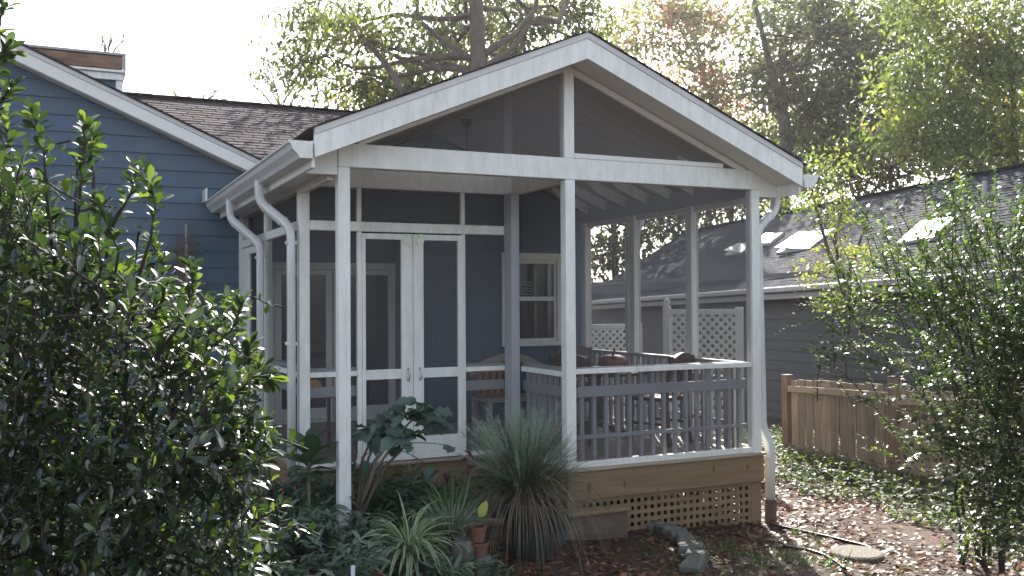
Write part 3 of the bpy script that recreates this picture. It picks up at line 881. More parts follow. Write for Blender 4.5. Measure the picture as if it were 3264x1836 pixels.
# left side wall
pb('transom_bar', WHITE, (XS + 0.003, XS + 0.05, YD + 0.091, 2.499, 1.969, 2.049)); pb('transom_bar', WHITE, (XS + 0.003, XS + 0.05, 2.581, 3.929, 1.969, 2.049))
pb('screen_rail', WHITE, (XS + 0.004, XS + 0.045, YD + 0.091, 2.499, 0.742, 0.785))
scrx(XS + 0.03, YD + 0.09, 2.5, 0.0, 2.31); scrx(XS + 0.03, 2.58, 3.93, 2.05, 2.31)
pb('sill', WHITE, (XS + 0.003, XS + 0.05, YD + 0.091, 3.929, -0.025, 0.025))
m = MB()
m.box(XS - 0.004, XS + 0.03, 2.60, 2.70, 0.03, 1.955); m.box(XS - 0.004, XS + 0.03, 3.42, 3.90, 0.03, 1.955)
for z0, z1 in ((1.88, 1.955), (0.72, 0.80), (0.03, 0.2)): m.box(XS - 0.002, XS + 0.028, 2.70, 3.42, z0, z1)
sd = m.build('screen_door', WHITE, porch); sd['label'] = 'screen door seen edge-on in the left side wall'
scrx(XS + 0.012, 2.70, 3.42, 0.2, 1.88, sd)
# front and right screens
pb('screen_rail', WHITE, (M1, R - W, 0.004, 0.04, 0.765, 0.808)); pb('sill', WHITE, (M1, R - W, 0.0, 0.05, -0.002, 0.048))
scr(M1, R - W, 0.03, 0.0, 2.365)
for a, b in ((W, 0.92), (1.02, 1.97), (2.07, 3.04)):
    scrx(R - 0.03, a, b, 0.0, 2.31); pb('sill', WHITE, (R - 0.05, R - 0.004, a + 0.001, b - 0.001, 0.0, 0.04))
    pb('top_strip', WHITE, (R - 0.055, R - 0.02, a + 0.001, b - 0.001, 2.24, 2.30))
# guard rails: baluster panels inside the screens
def guard(x0, y0, x1, y1, off, balus=True):
    p = np.array((x0, y0)); q = np.array((x1, y1)); L = np.linalg.norm(q - p); d = (q - p) / L; nn_ = np.array((-d[1], d[0]))
    ax = ((d[0], d[1], 0), (nn_[0], nn_[1], 0), (0, 0, 1)); c = (p + q) / 2
    m = MB(); m.obox((c[0], c[1], 0.795), (L / 2, 0.04, 0.016), ax)
    g = m.build('guard_rail', SHADEGREY, porch)
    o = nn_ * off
    m = MB(); m.obox((c[0] + o[0], c[1] + o[1], 0.612), (L / 2, 0.011, 0.044), ax); m.build('band_board', SHADEGREY, g)
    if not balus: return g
    m = MB(); m.obox((c[0] + o[0], c[1] + o[1], 0.237), (L / 2, 0.009, 0.016), ax); m.build('lower_rail', SHADEGREY, g)
    k = max(1, int(round(L / 0.113)))
    bm = MB(); bm.obox((0, 0, 0.389), (0.0175, 0.0175, 0.388), ch=0.003); me = bm.mesh('baluster', SHADEGREY)
    for i in range(k):
        t = (i + 0.5) / k
        b = p + d * L * t
        ob = link(bpy.data.objects.new('baluster', me)); ob.parent = g
        ob.matrix_basis = Matrix(((d[0], nn_[0], 0, b[0]), (d[1], nn_[1], 0, b[1]), (0, 0, 1, 0), (0, 0, 0, 1)))
    return g
guard(M1 + 0.05, 0.11, R - W - 0.02, 0.11, -0.03)
guard(R - W - 0.05, 0.16, R - W - 0.05, 3.25, -0.03)
guard(M1 - 0.01, 0.16, M1 - 0.01, YD - 0.1, 0.03)
guard(XS + 0.10, YD + 0.11, 0.44, YD + 0.11, -0.03, False)
guard(1.42, YD + 0.11, 1.83, YD + 0.11, -0.03, False)
guard(XS + 0.12, 2.5, XS + 0.12, YD + 0.15, -0.03, False)
# deck: boards, rim, lattice, post
dk = MB(); dk.box(XS + 0.02, R - 0.02, YD + 0.05, 3.28, -0.20, -0.05); dk.box(M0 + 0.03, R - 0.02, 0.04, YD + 0.049, -0.20, -0.05)
deck = dk.build('deck', PINE, porch)
y = -0.03; k = 0
while y < 4.0:
    if y + 0.136 < YD: x0, x1 = M0 - 0.03, R + 0.03
    else: x0, x1 = XS - 0.03, (R + 0.03 if y < 3.15 else 1.74)
    if y > 3.28: x0, x1 = XS - 0.03, 1.74
    m = MB(); m.box(x0, x1, y, y + 0.136, -0.028, -0.003 + 0.001 * (k % 2), ch=0.006); m.build('deck_board', NOSE if k == 0 else DECKW, deck)
    y += 0.142; k += 1
pb('rim_joist', PINE, (M0 + 0.002, R + 0.012, -0.012, 0.026, -0.262, -0.030))
pb('rim_joist', PINE, (XS - 0.01, M0 - 0.03, YD - 0.02, YD + 0.018, -0.262, -0.032))
pb('rim_joist', PINE, (M0 - 0.014, M0 + 0.0, 0.03, YD - 0.022, -0.262, -0.032))
pb('rim_joist', PINE, (XS - 0.012, XS + 0.018, YD + 0.02, 4.0, -0.262, -0.032)); pb('rim_joist', PINE, (R - 0.02, R + 0.01, 0.03, 3.25, -0.262, -0.032))
pb('deck_post', PINE, (3.776, 3.886, 0.03, 0.14, -0.76, -0.263)); pb('deck_post', PINE, (M0 + 0.01, M0 + 0.11, 0.03, 0.13, -0.62, -0.263)); pb('deck_post', PINE, (3.776, 3.886, 3.0, 3.1, -0.76, -0.2)); pb('deck_post', PINE, (0.0, 0.1, YD + 0.05, YD + 0.15, -0.62, -0.2))
m = MB(); m.box(M0 + 0.112, 3.774, 0.055, 0.075, -0.275, -0.262); lat = m.build('lattice_panel', LATW, porch)
x = M0 + 0.12
while x < 3.76:
    m = MB(); m.box(x, x + 0.034, 0.034, 0.042, -0.575 - 0.03 * (x - 2), -0.263, ch=0.001); m.build('slat', LATW, lat); x += 0.0668
for k in range(6):
    z0 = -0.30 - k * 0.0665
    m = MB(); m.box(M0 + 0.112, 3.775, 0.025, 0.033, z0, z0 + 0.034, ch=0.001); m.build('slat', LATW, lat)
m = MB(); m.box(R - 0.05, R - 0.03, 0.15, 3.0, -0.28, -0.262); lat = m.build('lattice_panel', LATW, porch)
for y in np.arange(0.16, 3.0, 0.0668):
    m = MB(); m.box(R - 0.05, R - 0.042, y, y + 0.034, -0.66, -0.262, ch=0.001); m.build('slat', LATW, lat)
for k in range(6):
    z0 = -0.30 - k * 0.0665
    m = MB(); m.box(R - 0.041, R - 0.033, 0.15, 3.0, z0, z0 + 0.034, ch=0.001); m.build('slat', LATW, lat)
# ceiling fan hung from the ridge
fan = empty('ceiling_fan', (AP, 2.2, 2.70), 'dark ceiling fan hanging on a rod from the porch ridge', 'fan')
m = MB(); m.lathe([(0.0, 3.24), (0.065, 3.235), (0.06, 3.21), (0.03, 3.16), (0.0, 3.15)], (AP, 2.2, 0), 16); m.build('canopy', DARKMETAL, fan, True)
m = MB(); m.tube([(AP, 2.2, 3.16), (AP, 2.2, 2.78)], 0.013, 8); m.build('rod', DARKMETAL, fan)
m = MB(); m.lathe([(0.0, 2.80), (0.06, 2.79), (0.11, 2.75), (0.11, 2.69), (0.07, 2.65), (0.0, 2.64)], (AP, 2.2, 0), 20); m.build('motor', DARKMETAL, fan, True)
for k in range(5):
    a = k * 2 * PI / 5 + 0.3; d = np.array((math.cos(a), math.sin(a), 0)); s_ = np.array((-d[1], d[0], 0.2))
    m = MB(); m.obox(np.array((AP, 2.2, 2.70)) + d * 0.36, (0.25, 0.06, 0.004), (d, unit(s_), np.cross(d, unit(s_)))); m.build('blade', DARKWOOD, fan)
for o in fan.children: pass
sp = MB(); sp.lathe([(0.0, 0), (0.02, -0.004), (0.02, -0.05), (0.0, -0.055)], (0.55, 2.9, zu(0.55) + 0.01), 10); tag(sp.build('spot_lamp', METAL), 'small pale spot lamp under the left slope of the porch ceiling', 'lamp')

# ------------------------------------------------------------------ porch furniture
def chair(name, loc, rz, label):
    c = empty(name, loc, label, 'chair', 'dark dining chairs round the porch table', rz)
    def b(nm, *bars):
        m = MB()
        for p, q, w, h in bars: m.bar(p, q, w, h)
        return m.build(nm, DARKWOOD, c, local=True)
    for sx in (-1, 1):
        b('leg', ((sx * 0.19, -0.19, 0), (sx * 0.18, -0.18, 0.42), 0.035, 0.035))
        b('rear_leg', ((sx * 0.19, 0.24, 0), (sx * 0.18, 0.19, 0.42), 0.035, 0.04), ((sx * 0.18, 0.19, 0.41), (sx * 0.195, 0.27, 0.845), 0.035, 0.045))
    m = MB(); m.obox((0, 0, 0.435), (0.22, 0.215, 0.018), ch=0.01); m.build('seat', DARKWOOD, c, local=True)
    m = MB()
    n = 9
    for i in range(n):
        t0, t1 = -1 + 2 * i / n, -1 + 2 * (i + 1) / n
        h0, h1 = 0.875 - 0.055 * t0 * t0, 0.875 - 0.055 * t1 * t1
        m.add([(0.2 * t0, 0.255, 0.75), (0.2 * t1, 0.255, 0.75), (0.2 * t1, 0.265, h1), (0.2 * t0, 0.265, h0), (0.2 * t0, 0.285, 0.75), (0.2 * t1, 0.285, 0.75), (0.2 * t1, 0.295, h1), (0.2 * t0, 0.295, h0)],
              [[0, 1, 2, 3], [5, 4, 7, 6], [3, 2, 6, 7], [0, 4, 5, 1]])
    m.build('crest_rail', DARKWOOD, c, local=True)
    b('back_rail', ((-0.18, 0.222, 0.56), (0.18, 0.222, 0.56), 0.02, 0.04))
    for k in range(4):
        x = -0.105 + k * 0.07
        b('back_slat', ((x, 0.222, 0.57), (x, 0.265, 0.77), 0.012, 0.03))
    b('stretcher', ((-0.185, -0.185, 0.2), (-0.185, 0.22, 0.2), 0.02, 0.025), ((0.185, -0.185, 0.2), (0.185, 0.22, 0.2), 0.02, 0.025))
    return c
chair('dining_chair', (3.38, 0.92, -0.002), rad(-155), 'dark wooden dining chair nearest the right corner post, arched slatted back')
chair('dining_chair', (2.72, 1.28, -0.002), rad(130), 'dark wooden dining chair just right of the middle porch post, behind the rail')
chair('dining_chair', (3.35, 2.45, -0.002), rad(-20), 'dark wooden dining chair on the far side of the porch table')
tb = empty('dining_table', (3.12, 1.65, 0.0), 'dark wooden pedestal table on the porch holding a pumpkin', 'table')
m = MB(); m.lathe([(0.0, 0.625), (0.50, 0.625), (0.52, 0.64), (0.52, 0.655), (0.5, 0.665), (0.0, 0.665)], (3.12, 1.65, 0), 32); m.build('table_top', DARKWOOD, tb)
m = MB(); m.lathe([(0.05, 0.625), (0.05, 0.5), (0.09, 0.42), (0.05, 0.32), (0.07, 0.12), (0.05, 0.1)], (3.12, 1.65, 0), 16); m.build('pedestal', DARKWOOD, tb, True)
for k in range(4):
    a = k * PI / 2 + 0.5
    m = MB(); m.bar((3.12, 1.65, 0.13), (3.12 + 0.36 * math.cos(a), 1.65 + 0.36 * math.sin(a), 0.03), 0.05, 0.055); m.build('foot', DARKWOOD, tb)
pk = empty('pumpkin', (3.17, 1.40, 0.667), 'red-orange pumpkin with a dark stalk on the porch table', 'pumpkin')
m = MB(); m.lathe([(0.0, 0.012), (0.06, 0.0), (0.12, 0.025), (0.15, 0.075), (0.135, 0.125), (0.08, 0.155), (0.02, 0.148), (0, 0.145)], (3.17, 1.40, 0.667), 40, lambda t: 0.035 * math.cos(10 * t)); m.build('body', PUMPK, pk, True)
m = MB(); m.tube([(3.17, 1.40, 0.81), (3.172, 1.40, 0.845), (3.19, 1.40, 0.875)], [0.014, 0.010, 0.012], 8); m.build('stalk', STEM, pk, True)
bn = empty('arched_bench', (2.35, 2.15, 0.0), 'pale wooden bench with arched slatted back beside the window wall', 'bench')
m = MB(); P_ = []
for t in np.linspace(-1, 1, 15): P_.append((2.38 + 0.46 * t, 2.2 + 0.05 * t, 0.79 - 0.17 * t * t))
m.tube(P_, 1.0, 8, sq=(0.04, 0.02)); m.build('crest_rail', LIGHTWOOD, bn)
for i, t in enumerate(np.linspace(-0.85, 0.85, 12)):
    m = MB(); m.bar((2.38 + 0.46 * t, 2.2 + 0.05 * t, 0.40), (2.38 + 0.46 * t, 2.2 + 0.05 * t, 0.77 - 0.17 * t * t), 0.035, 0.016); m.build('back_slat', LIGHTWOOD, bn)
m = MB(); m.box(1.95, 2.81, 1.75, 2.18, 0.37, 0.405); m.build('seat', LIGHTWOOD, bn)
for x, y in ((1.98, 1.78), (2.78, 1.78), (1.98, 2.16), (2.78, 2.16)):
    m = MB(); m.box(x - 0.025, x + 0.025, y - 0.025, y + 0.025, 0.0, 0.369); m.build('leg', LIGHTWOOD, bn)
cu_ = MB()
cu_.obox((2.1, 2.0, 0.56), (0.16, 0.045, 0.15), ((1, 0, 0), (0, math.cos(0.3), math.sin(0.3)), (0, -math.sin(0.3), math.cos(0.3))), ch=0.03)
cush = tag(cu_.build('cushion', CUSHION), 'orange striped cushion leaning on the pale bench back', 'cushion')
for k in range(4):
    m = MB(); x = 1.98 + k * 0.075
    m.obox((x, 1.952, 0.548), (0.012, 0.003, 0.11), ((1, 0, 0), (0, math.cos(0.3), math.sin(0.3)), (0, -math.sin(0.3), math.cos(0.3)))); m.build('stripe', DARKWOOD, cush)
st = empty('side_table', (0.28, 1.85, 0.0), 'small dark side table inside the left screen panel', 'table')
m = MB(); m.box(0.10, 0.46, 1.68, 2.02, 0.50, 0.53); m.build('table_top', DARKWOOD, st)
for x in (0.13, 0.43):
    for y in (1.71, 1.99):
        m = MB(); m.box(x - 0.015, x + 0.015, y - 0.015, y + 0.015, 0, 0.499); m.build('leg', DARKWOOD, st)
m = MB(); m.lathe([(0.0, 0.0), (0.05, 0.0), (0.075, 0.05), (0.06, 0.11), (0.025, 0.135), (0, 0.13)], (0.25, 1.82, 0.531), 24, lambda t: 0.04 * math.cos(8 * t))
tag(m.build('orange_gourd', surface('gourd_skin', (0.62, 0.29, 0.12), 0.5, 0.15), None, True), 'small orange gourd on the side table behind the left screen', 'gourd')

# ------------------------------------------------------------------ white lattice screens beyond the porch
def lattice(name, p, q, z0, z1, label, posts=True, finial=False):
    p = np.array(p, float); q = np.array(q, float); L = np.linalg.norm(q - p); d = (q - p) / L; nn_ = np.array((-d[1], d[0]))
    root = empty(name, (p[0], p[1], -0.8), label, 'lattice screen', 'white lattice screens beyond the porch')
    def W3(u, z, o=0.0): return (p[0] + d[0] * u + nn_[0] * o, p[1] + d[1] * u + nn_[1] * o, z)
    ax = np.array(((d[0], d[1], 0), (nn_[0], nn_[1], 0), (0, 0, 1)))
    for u in (0.0, L):
        m = MB(); m.obox(W3(u, (z1 + 0.03 - 0.85) / 2), (0.045, 0.045, (z1 + 0.03 + 0.85) / 2), ax, 0.004)
        pt = m.build('post', WHITE, root)
        if finial and u == 0.0:
            f = MB(); f.lathe([(0.05, 0.0), (0.05, 0.02), (0.02, 0.03), (0.045, 0.065), (0.045, 0.09), (0.015, 0.125), (0.0, 0.14)], W3(u, z1 + 0.03), 14); f.build('finial', WHITE, pt, True)
    for zz in (z0, z1 - 0.03):
        m = MB(); m.obox(W3(L / 2, zz), (L / 2 - 0.046, 0.02, 0.035), ax); m.build('rail', WHITE, root)
    Hh = z1 - 0.065 - (z0 + 0.035); a0 = 0.05; Lx = L - 0.1
    for sgn in (1, -1):
        c = -Hh
        while c < Lx:
            lo, hi = max(0, -c), min(Hh, Lx - c)
            if hi - lo > 0.03:
                s0, s1 = (lo, hi)
                if sgn > 0: A, B = (a0 + c + s0, z0 + 0.035 + s0), (a0 + c + s1, z0 + 0.035 + s1)
                else: A, B = (a0 + c + s0, z0 + 0.035 + Hh - s0), (a0 + c + s1, z0 + 0.035 + Hh - s1)
                m = MB(); m.bar(W3(A[0], A[1], 0.005 * sgn), W3(B[0], B[1], 0.005 * sgn), 0.007, 0.034, up=(nn_[0], nn_[1], 0.001) if False else (0, 0, 1), ch=0.001); m.build('slat', WHITE, root)
            c += 0.112
lattice('lattice_screen', (5.34, 3.62), (5.92, 2.87), -0.1, 1.25, 'taller white lattice screen with a ball finial on its left post', finial=True)
lattice('lattice_screen', (5.50, 6.3), (6.40, 5.95), -0.2, 1.0, 'lower white lattice screen farther back, left of the ball finial post')

# ------------------------------------------------------------------ wooden fence on the right
fence = empty('wooden_fence', (6.9, 1.3, -0.9), 'weathered brown picket fence with square posts right of the porch', 'fence')
FX = 6.93
for (y, zt) in ((3.15, 0.36), (1.33, 0.46), (-0.5, 0.52), (-2.3, 0.6)):
    m = MB(); m.box(FX - 0.06, FX + 0.06, y - 0.055, y + 0.055, float(gz(FX, y)) - 0.12, zt, ch=0.008); pt = m.build('post', FENCEP, fence)
    m = MB(); m.box(FX - 0.062, FX + 0.062, y - 0.057, y + 0.057, zt + 0.001, zt + 0.012, ch=0.004); m.build('post_cap', TIMBER, pt)
pts = [(3.15, 0.0), (1.33, 0.0), (-0.5, 0.06), (-2.3, 0.1)]
for k in range(3):
    (ya, za), (yb, zb) = pts[k], pts[k + 1]
    for z0 in (0.17, -0.60):
        m = MB(); m.bar((FX - 0.028, ya - 0.056, z0 + za + 0.02), (FX - 0.028, yb + 0.056, z0 + zb + 0.05 * (1 if z0 > 0 else -1) + 0.02), 0.04, 0.085, ch=0.005); m.build('rail', FENCEW, fence)
    yy = ya - 0.06
    while yy > yb + 0.09:
        w = random.uniform(0.118, 0.135); t = (ya - yy) / (ya - yb)
        zt = 0.31 + za + (zb - za) * t + 0.06 * t + random.uniform(-0.012, 0.012)
        m = MB(); m.obox((FX + 0.02 + random.uniform(-0.008, 0.008), yy - w / 2, (zt - 0.76) / 2), (0.009, w / 2, (zt + 0.76) / 2), ((1, random.uniform(-0.03, 0.03), 0), (0, 1, random.uniform(-0.006, 0.006)), (0, 0, 1)), 0.003)
        m.build('picket', FENCEW, fence); yy -= w + random.uniform(0.014, 0.024)

# ------------------------------------------------------------------ neighbouring house
nh = empty('neighbour_house', (11.0, 4.0, -0.9), 'long low grey house with skylit shingle roof beyond the right fence', 'house')
E0, E1 = np.array((9.45, -6.0, 1.98)), np.array((11.12, 16.5, 1.333))
G0, G1 = np.array((11.75, -5.0, 3.83)), np.array((15.35, 17.35, 3.45))
def nroof(s, t):            # s along 0..1, t up the slope 0..1
    return (E0 * (1 - s) + E1 * s) * (1 - t) + (G0 * (1 - s) + G1 * s) * t
V = []; F = []
ns = 24
for i in range(ns + 1):
    for j in range(2): V.append(nroof(i / ns, j))
for i in range(ns): F.append((2 * i, 2 * i + 2, 2 * i + 3, 2 * i + 1))
V = np.array(V)
B = V.copy(); B[:, 2] -= 0.1
back = np.array([G0, G1, G1 + np.array((3.6, -0.5, -1.9)), G0 + np.array((3.6, -0.5, -1.9))])
VV = np.vstack([V, B, back]); k0 = len(V); kb = 2 * len(V)
FF = F + [tuple(x + k0 for x in f[::-1]) for f in F] + [(2 * i, 2 * i + k0, 2 * i + 2 + k0, 2 * i + 2) for i in range(ns)] + [(kb + 3, kb + 2, kb + 1, kb)] + [(2 * ns, 2 * ns + 1, 2 * ns + 1 + k0, 2 * ns + k0)]
nr = qobj('roof', VV, np.array(FF), SHING_N, nh, smooth=False)
uu = unit(E1 - E0); sl_ = unit(nroof(0.5, 1) - nroof(0.5, 0)); sl_ = unit(sl_ - uu * (sl_ @ uu)); nn2 = np.cross(uu, sl_); nn2 = nn2 if nn2[2] > 0 else -nn2
LE = np.linalg.norm(E1 - E0)
def nskew(a, b):
    t = b / 4.95
    return nroof(a / LE, min(t, 1.0))
def inview(p):
    v = p - CAM; zc = v @ cf
    return zc > 0 and abs((v @ cr) / zc) < 0.60
shingles(nr, SHING_N, E0, -uu if np.cross(-uu, sl_) @ nn2 > 0 else uu, sl_, nn2, int(LE / 0.33), 35, tab=0.33, keep=inview, skew=nskew)
rc = MB()
for i in range(80):
    p = G0 + (G1 - G0) * ((i + 0.5) / 80); rc.obox(p + np.array((0, 0, 0.02)), (0.16, 0.15, 0.01), (unit(G1 - G0), np.array((1.0, 0, 0)), np.array((0, 0, 1.0))), 0.002)
rc.build('ridge_cap', SHING_N, nr)
m = MB()
up_ = np.array((0, 0, 1.0)); outw = np.array((-1.0, 0.074, 0))
m.bar(E0 + outw * 0.06 - up_ * 0.03, E1 + outw * 0.06 - up_ * 0.03, 0.12, 0.11, ch=0.02); m.build('gutter', NTRIM, nh)
m = MB(); m.bar(E0 - outw * 0.03 - up_ * 0.14, E1 - outw * 0.03 - up_ * 0.14, 0.03, 0.13); m.build('fascia', NTRIM, nh)
Wa, Wb = E0 - outw * 0.35, E1 - outw * 0.35
m = MB(); m.add([(Wa[0], Wa[1], -1.6), (Wb[0], Wb[1], -1.6), (Wb[0], Wb[1], Wb[2] + 0.12), (Wa[0], Wa[1], Wa[2] + 0.12), (Wa[0] + 6.0, Wa[1], -1.6), (Wb[0] + 8, Wb[1], -1.6), (Wb[0] + 4.5, Wb[1], Wb[2] + 1.9), (Wa[0] + 3, Wa[1], Wa[2] + 1.6)],
                [[0, 3, 2, 1], [1, 2, 6, 5], [0, 4, 7, 3]])
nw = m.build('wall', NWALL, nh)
zz = -1.2
while zz < 1.85:
    m = MB()
    for a, b in ((-6, 1.98), (2.86, 16.4)):
        A = Wa + (Wb - Wa) * ((a + 6) / 22.5); Bq = Wa + (Wb - Wa) * ((b + 6) / 22.5)
        top = min(zz + 0.2, 1.9)
        m.add([(A[0] - 0.03, A[1], zz), (Bq[0] - 0.03, Bq[1], zz), (Bq[0] - 0.005, Bq[1], top), (A[0] - 0.005, A[1], top)], [[0, 3, 2, 1]])
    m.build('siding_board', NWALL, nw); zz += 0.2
def wp(y, z, o=0.0):
    s = (y + 6) / 22.5; q = Wa + (Wb - Wa) * s
    return (q[0] - 0.03 - o, q[1], z)
m = MB()
for y in (2.0, 2.84): m.bar(wp(y, 0.0, 0.01), wp(y, 1.32, 0.01), 0.06, 0.05)
m.bar(wp(2.0, 1.33, 0.01), wp(2.84, 1.33, 0.01), 0.05, 0.06); m.bar(wp(2.0, 0.0, 0.01), wp(2.84, 0.0, 0.01), 0.06, 0.06); m.bar(wp(2.0, 0.66, 0.0), wp(2.84, 0.66, 0.0), 0.03, 0.04)
nwin = m.build('window', NTRIM, nh)
m = MB(); m.add([wp(2.03, 0.0, 0.004), wp(2.81, 0.0, 0.004), wp(2.81, 1.31, 0.004), wp(2.03, 1.31, 0.004)], [[0, 3, 2, 1]]); m.build('pane', GLASS, nwin)
# skylights
NP = np.cross(nroof(0.5, 1) - nroof(0.3, 0), nroof(0.3, 1) - nroof(0.5, 0)); NP = unit(NP)
NP = NP if NP[2] > 0 else -NP
def skylight(c, hs, ht, lab):
    """flat glass skylight on a low curb, pane tilt made up to throw a sun glint at the camera"""
    c = np.array(c)
    h = unit(np.array(sdir) + unit(CAM - c)); sl2 = unit(sl_ - h * (sl_ @ h)); u2 = np.cross(sl2, h)  # pane aimed halfway between sun and camera, shaped to give a glint
    m = MB(); m.obox(c + NP * 0.02, (hs, ht, 0.05), (uu, sl_, nn2), 0.01); k_ = m.build('skylight', NTRIM, nr); k_['label'] = lab
    m = MB(); m.obox(c + NP * 0.085, (hs * 0.95, ht * 0.95, 0.012), (u2, sl2, h), 0.004)
    m.build('pane', SKYPANE, k_)
SKY_SPOTS = [(2570, 776, 0.55, 0.40, 'largest and brightest flat glass skylight'), (2962, 745, 0.42, 0.34, 'flat glass skylight right of the sapling'), (2452, 770, 0.30, 0.25, 'small flat glass skylight behind the right corner post'), (2362, 800, 0.32, 0.25, 'flat glass skylight seen through the porch screen')]
SKY_POS = []
for (sx, sy, hs, ht, lab) in SKY_SPOTS:
    d = cf + cr * (sx - 1632) / 3037.95 - cu * (sy - 918) / 3037.95
    o = nroof(0.4, 0.4); t = ((o - CAM) @ NP) / (d @ NP); skylight(CAM + d * t, hs, ht, lab)
d = cf + cr * (3139 - 1632) / 3037.95 - cu * (632 - 918) / 3037.95
o = nroof(0.4, 0.4); t = ((o - CAM) @ NP) / (d @ NP); q = CAM + d * t
m = MB(); m.tube([q, q + np.array((0, 0, 0.3))], 0.04, 8); m.build('vent_pipe', NTRIM, nr)

# ------------------------------------------------------------------ trees
def tube_pts(p, q, n=6, sag=0.0, jit=0.0):
    p = np.array(p, float); q = np.array(q, float); L = np.linalg.norm(q - p); out = []
    for i in range(n + 1):
        t = i / n; c = p * (1 - t) + q * t
        c = c + np.array((0, 0, -sag * L * 4 * t * (1 - t)))
        if 0 < i < n: c = c + RNG.normal(0, jit * L, 3)
        out.append(c)
    return out

def tree(name, label, cat, base, height, r0, blobs, lsize, mat, lean=(0, 0), extra=None, group=None, droop=0.4, clump=0.38, per=70, wscale=1.0):
    """trunk, limbs and twigs; leaves in clumps about the twig ends; blobs: (centre, radii, clumps)"""
    base = np.array((base[0], base[1], float(gz(base[0], base[1])) - 0.1)) if len(base) == 2 else np.array(base, float)
    root = empty(name, tuple(base), label, cat, group)
    top = base + np.array((lean[0], lean[1], height))
    tk = tube_pts(base, top, 10, 0, 0.006)
    m = MB(); m.tube(tk, [r0 * (1.25 if i == 0 else 1 - 0.085 * i) for i in range(11)], 12)
    m.build('trunk', BARK, root, True)
    br = MB(); pos = []
    for (c, rr, k) in blobs:
        c = np.array(c, float); rr = np.array(rr, float)
        zt = np.clip((c[2] - 0.35 * rr[0] - base[2]) / height, 0.15, 0.93)
        a = base + (top - base) * zt
        if np.linalg.norm(c - a) > 0.6:
            br.tube(tube_pts(a, c, 6, 0.02, 0.025), [r0 * 0.24 * (1 - 0.12 * i) for i in range(7)], 6, False)
        cs = RNG.normal(0, 1, (k, 3)); cs = unit(cs) * (RNG.random((k, 1)) ** 0.45) * rr + c
        for q in cs:
            s = c + (q - c) * RNG.uniform(0.0, 0.35)
            br.tube(tube_pts(s, q, 3, 0.02, 0.05), [r0 * 0.10, r0 * 0.07, r0 * 0.05, r0 * 0.02], 4, False)
            nl = max(4, int(per * RNG.uniform(0.4, 1.5)))
            pos.append(q + RNG.normal(0, 1, (nl, 3)) * np.array((clump, clump, clump * 0.6)))
    if extra:
        for pts, ra in extra: br.tube(pts, ra, 6, False)
    br.build('limbs', BARK, root, True)
    pos = np.vstack(pos); n = len(pos)
    X = unit(RNG.normal(0, 1, (n, 3)) + np.array((0, 0, -droop)))
    FR = frames(X, unit(RNG.normal(0, 1, (n, 3)) * 0.8 + np.array((0, 0, 1.0))))
    V, F = scatter(DIAMOND, pos, FR, lsize * RNG.uniform(0.7, 1.3, n), np.full(n, wscale))
    cr_ = qobj('crown', V, F, mat, root)
    return root

def at(px, py, dpt):
    """a spot in the garden from its bearing and distance (used once, at build time, for trees and plants)"""
    return CAM + dpt * (cf + cr * (px - 1632) / 3037.95 - cu * (py - 918) / 3037.95)

oakb = at(1522, 960, 18.0)
ex = []
for a in ([(1500, 190), (1400, 120), (1330, 60), (1330, -40)], [(1505, 225), (1380, 215), (1260, 180)], [(1545, 170), (1640, 110), (1700, 40), (1730, -60)], [(1290, 300), (1230, 205), (1150, 110), (1075, 10)], [(1515, 230), (1420, 205), (1320, 235), (1230, 250), (1110, 225)], [(1545, 215), (1640, 150), (1690, 75), (1790, 70)], [(1720, 60), (1780, 70), (1810, 0)]):
    P_ = [at(x, y, 18.1 + 0.3 * i) for i, (x, y) in enumerate(a)]
    ex.append((P_, [0.075, 0.06, 0.045, 0.03, 0.018][:len(P_)] if len(P_) < 6 else [0.1] * len(P_)))
tree('oak_tree', 'tall yellow-green oak with a thick trunk rising behind the porch roof', 'tree', (oakb[0], oakb[1]), 13.0, 0.27,
     [(at(1150, 130, 19), (1.7, 1.5, 0.9), 26), (at(1000, 60, 19.5), (1.0, 1, 0.6), 10), (at(1130, 265, 20), (1.3, 1.2, 0.55), 18), (at(1330, 270, 20), (1.0, 1.2, 0.6), 17), (at(1400, 110, 20.5), (1.1, 1.1, 0.9), 17),
      (at(1640, 190, 20.5), (1.0, 1.2, 0.8), 22), (at(1700, 70, 21), (1.5, 1.4, 1.0), 32), (at(1830, 40, 21), (1.1, 1.2, 0.8), 22), (at(1480, 60, 21), (1.0, 1.0, 0.8), 14), (at(1250, 330, 20.5), (0.8, 0.9, 0.3), 9), (at(960, 200, 19.5), (0.8, 0.9, 0.4), 8),
      (at(1500, -90, 20), (3.0, 2.2, 1.0), 24)], 0.17, L_OAK, extra=ex, droop=1.2, clump=0.32, per=66, wscale=0.8)
b2 = at(2270, 960, 36)
tree('maple_tree', 'red and orange maple glowing behind the right slope of the porch roof', 'tree', (b2[0], b2[1]), 11.5, 0.21,
     [(at(2120, 130, 35), (2.5, 2.3, 1.6), 30), (at(2280, 280, 36), (1.9, 1.9, 1.5), 26), (at(2130, 10, 36), (2.3, 2.0, 0.9), 22), (at(2400, 430, 36), (1.7, 1.8, 1.1), 18), (at(2290, 80, 36), (1.2, 1.5, 1.0), 10)], 0.24, L_RED, clump=0.48, per=75)
b3 = at(2500, 960, 31)
ex = [([at(2515, 480, 31), at(2500, 380, 31), at(2480, 300, 31), at(2440, 150, 30.6), at(2395, -40, 30)], [0.22, 0.19, 0.15, 0.10, 0.06]), ([at(2515, 440, 31), at(2600, 330, 31.2), at(2680, 180, 31.6), at(2720, 0, 32)], [0.20, 0.16, 0.12, 0.08]), ([at(2560, 420, 31), at(2620, 330, 30.6), at(2800, 310, 30.4), at(2960, 290, 30)], [0.13, 0.10, 0.07, 0.04])]
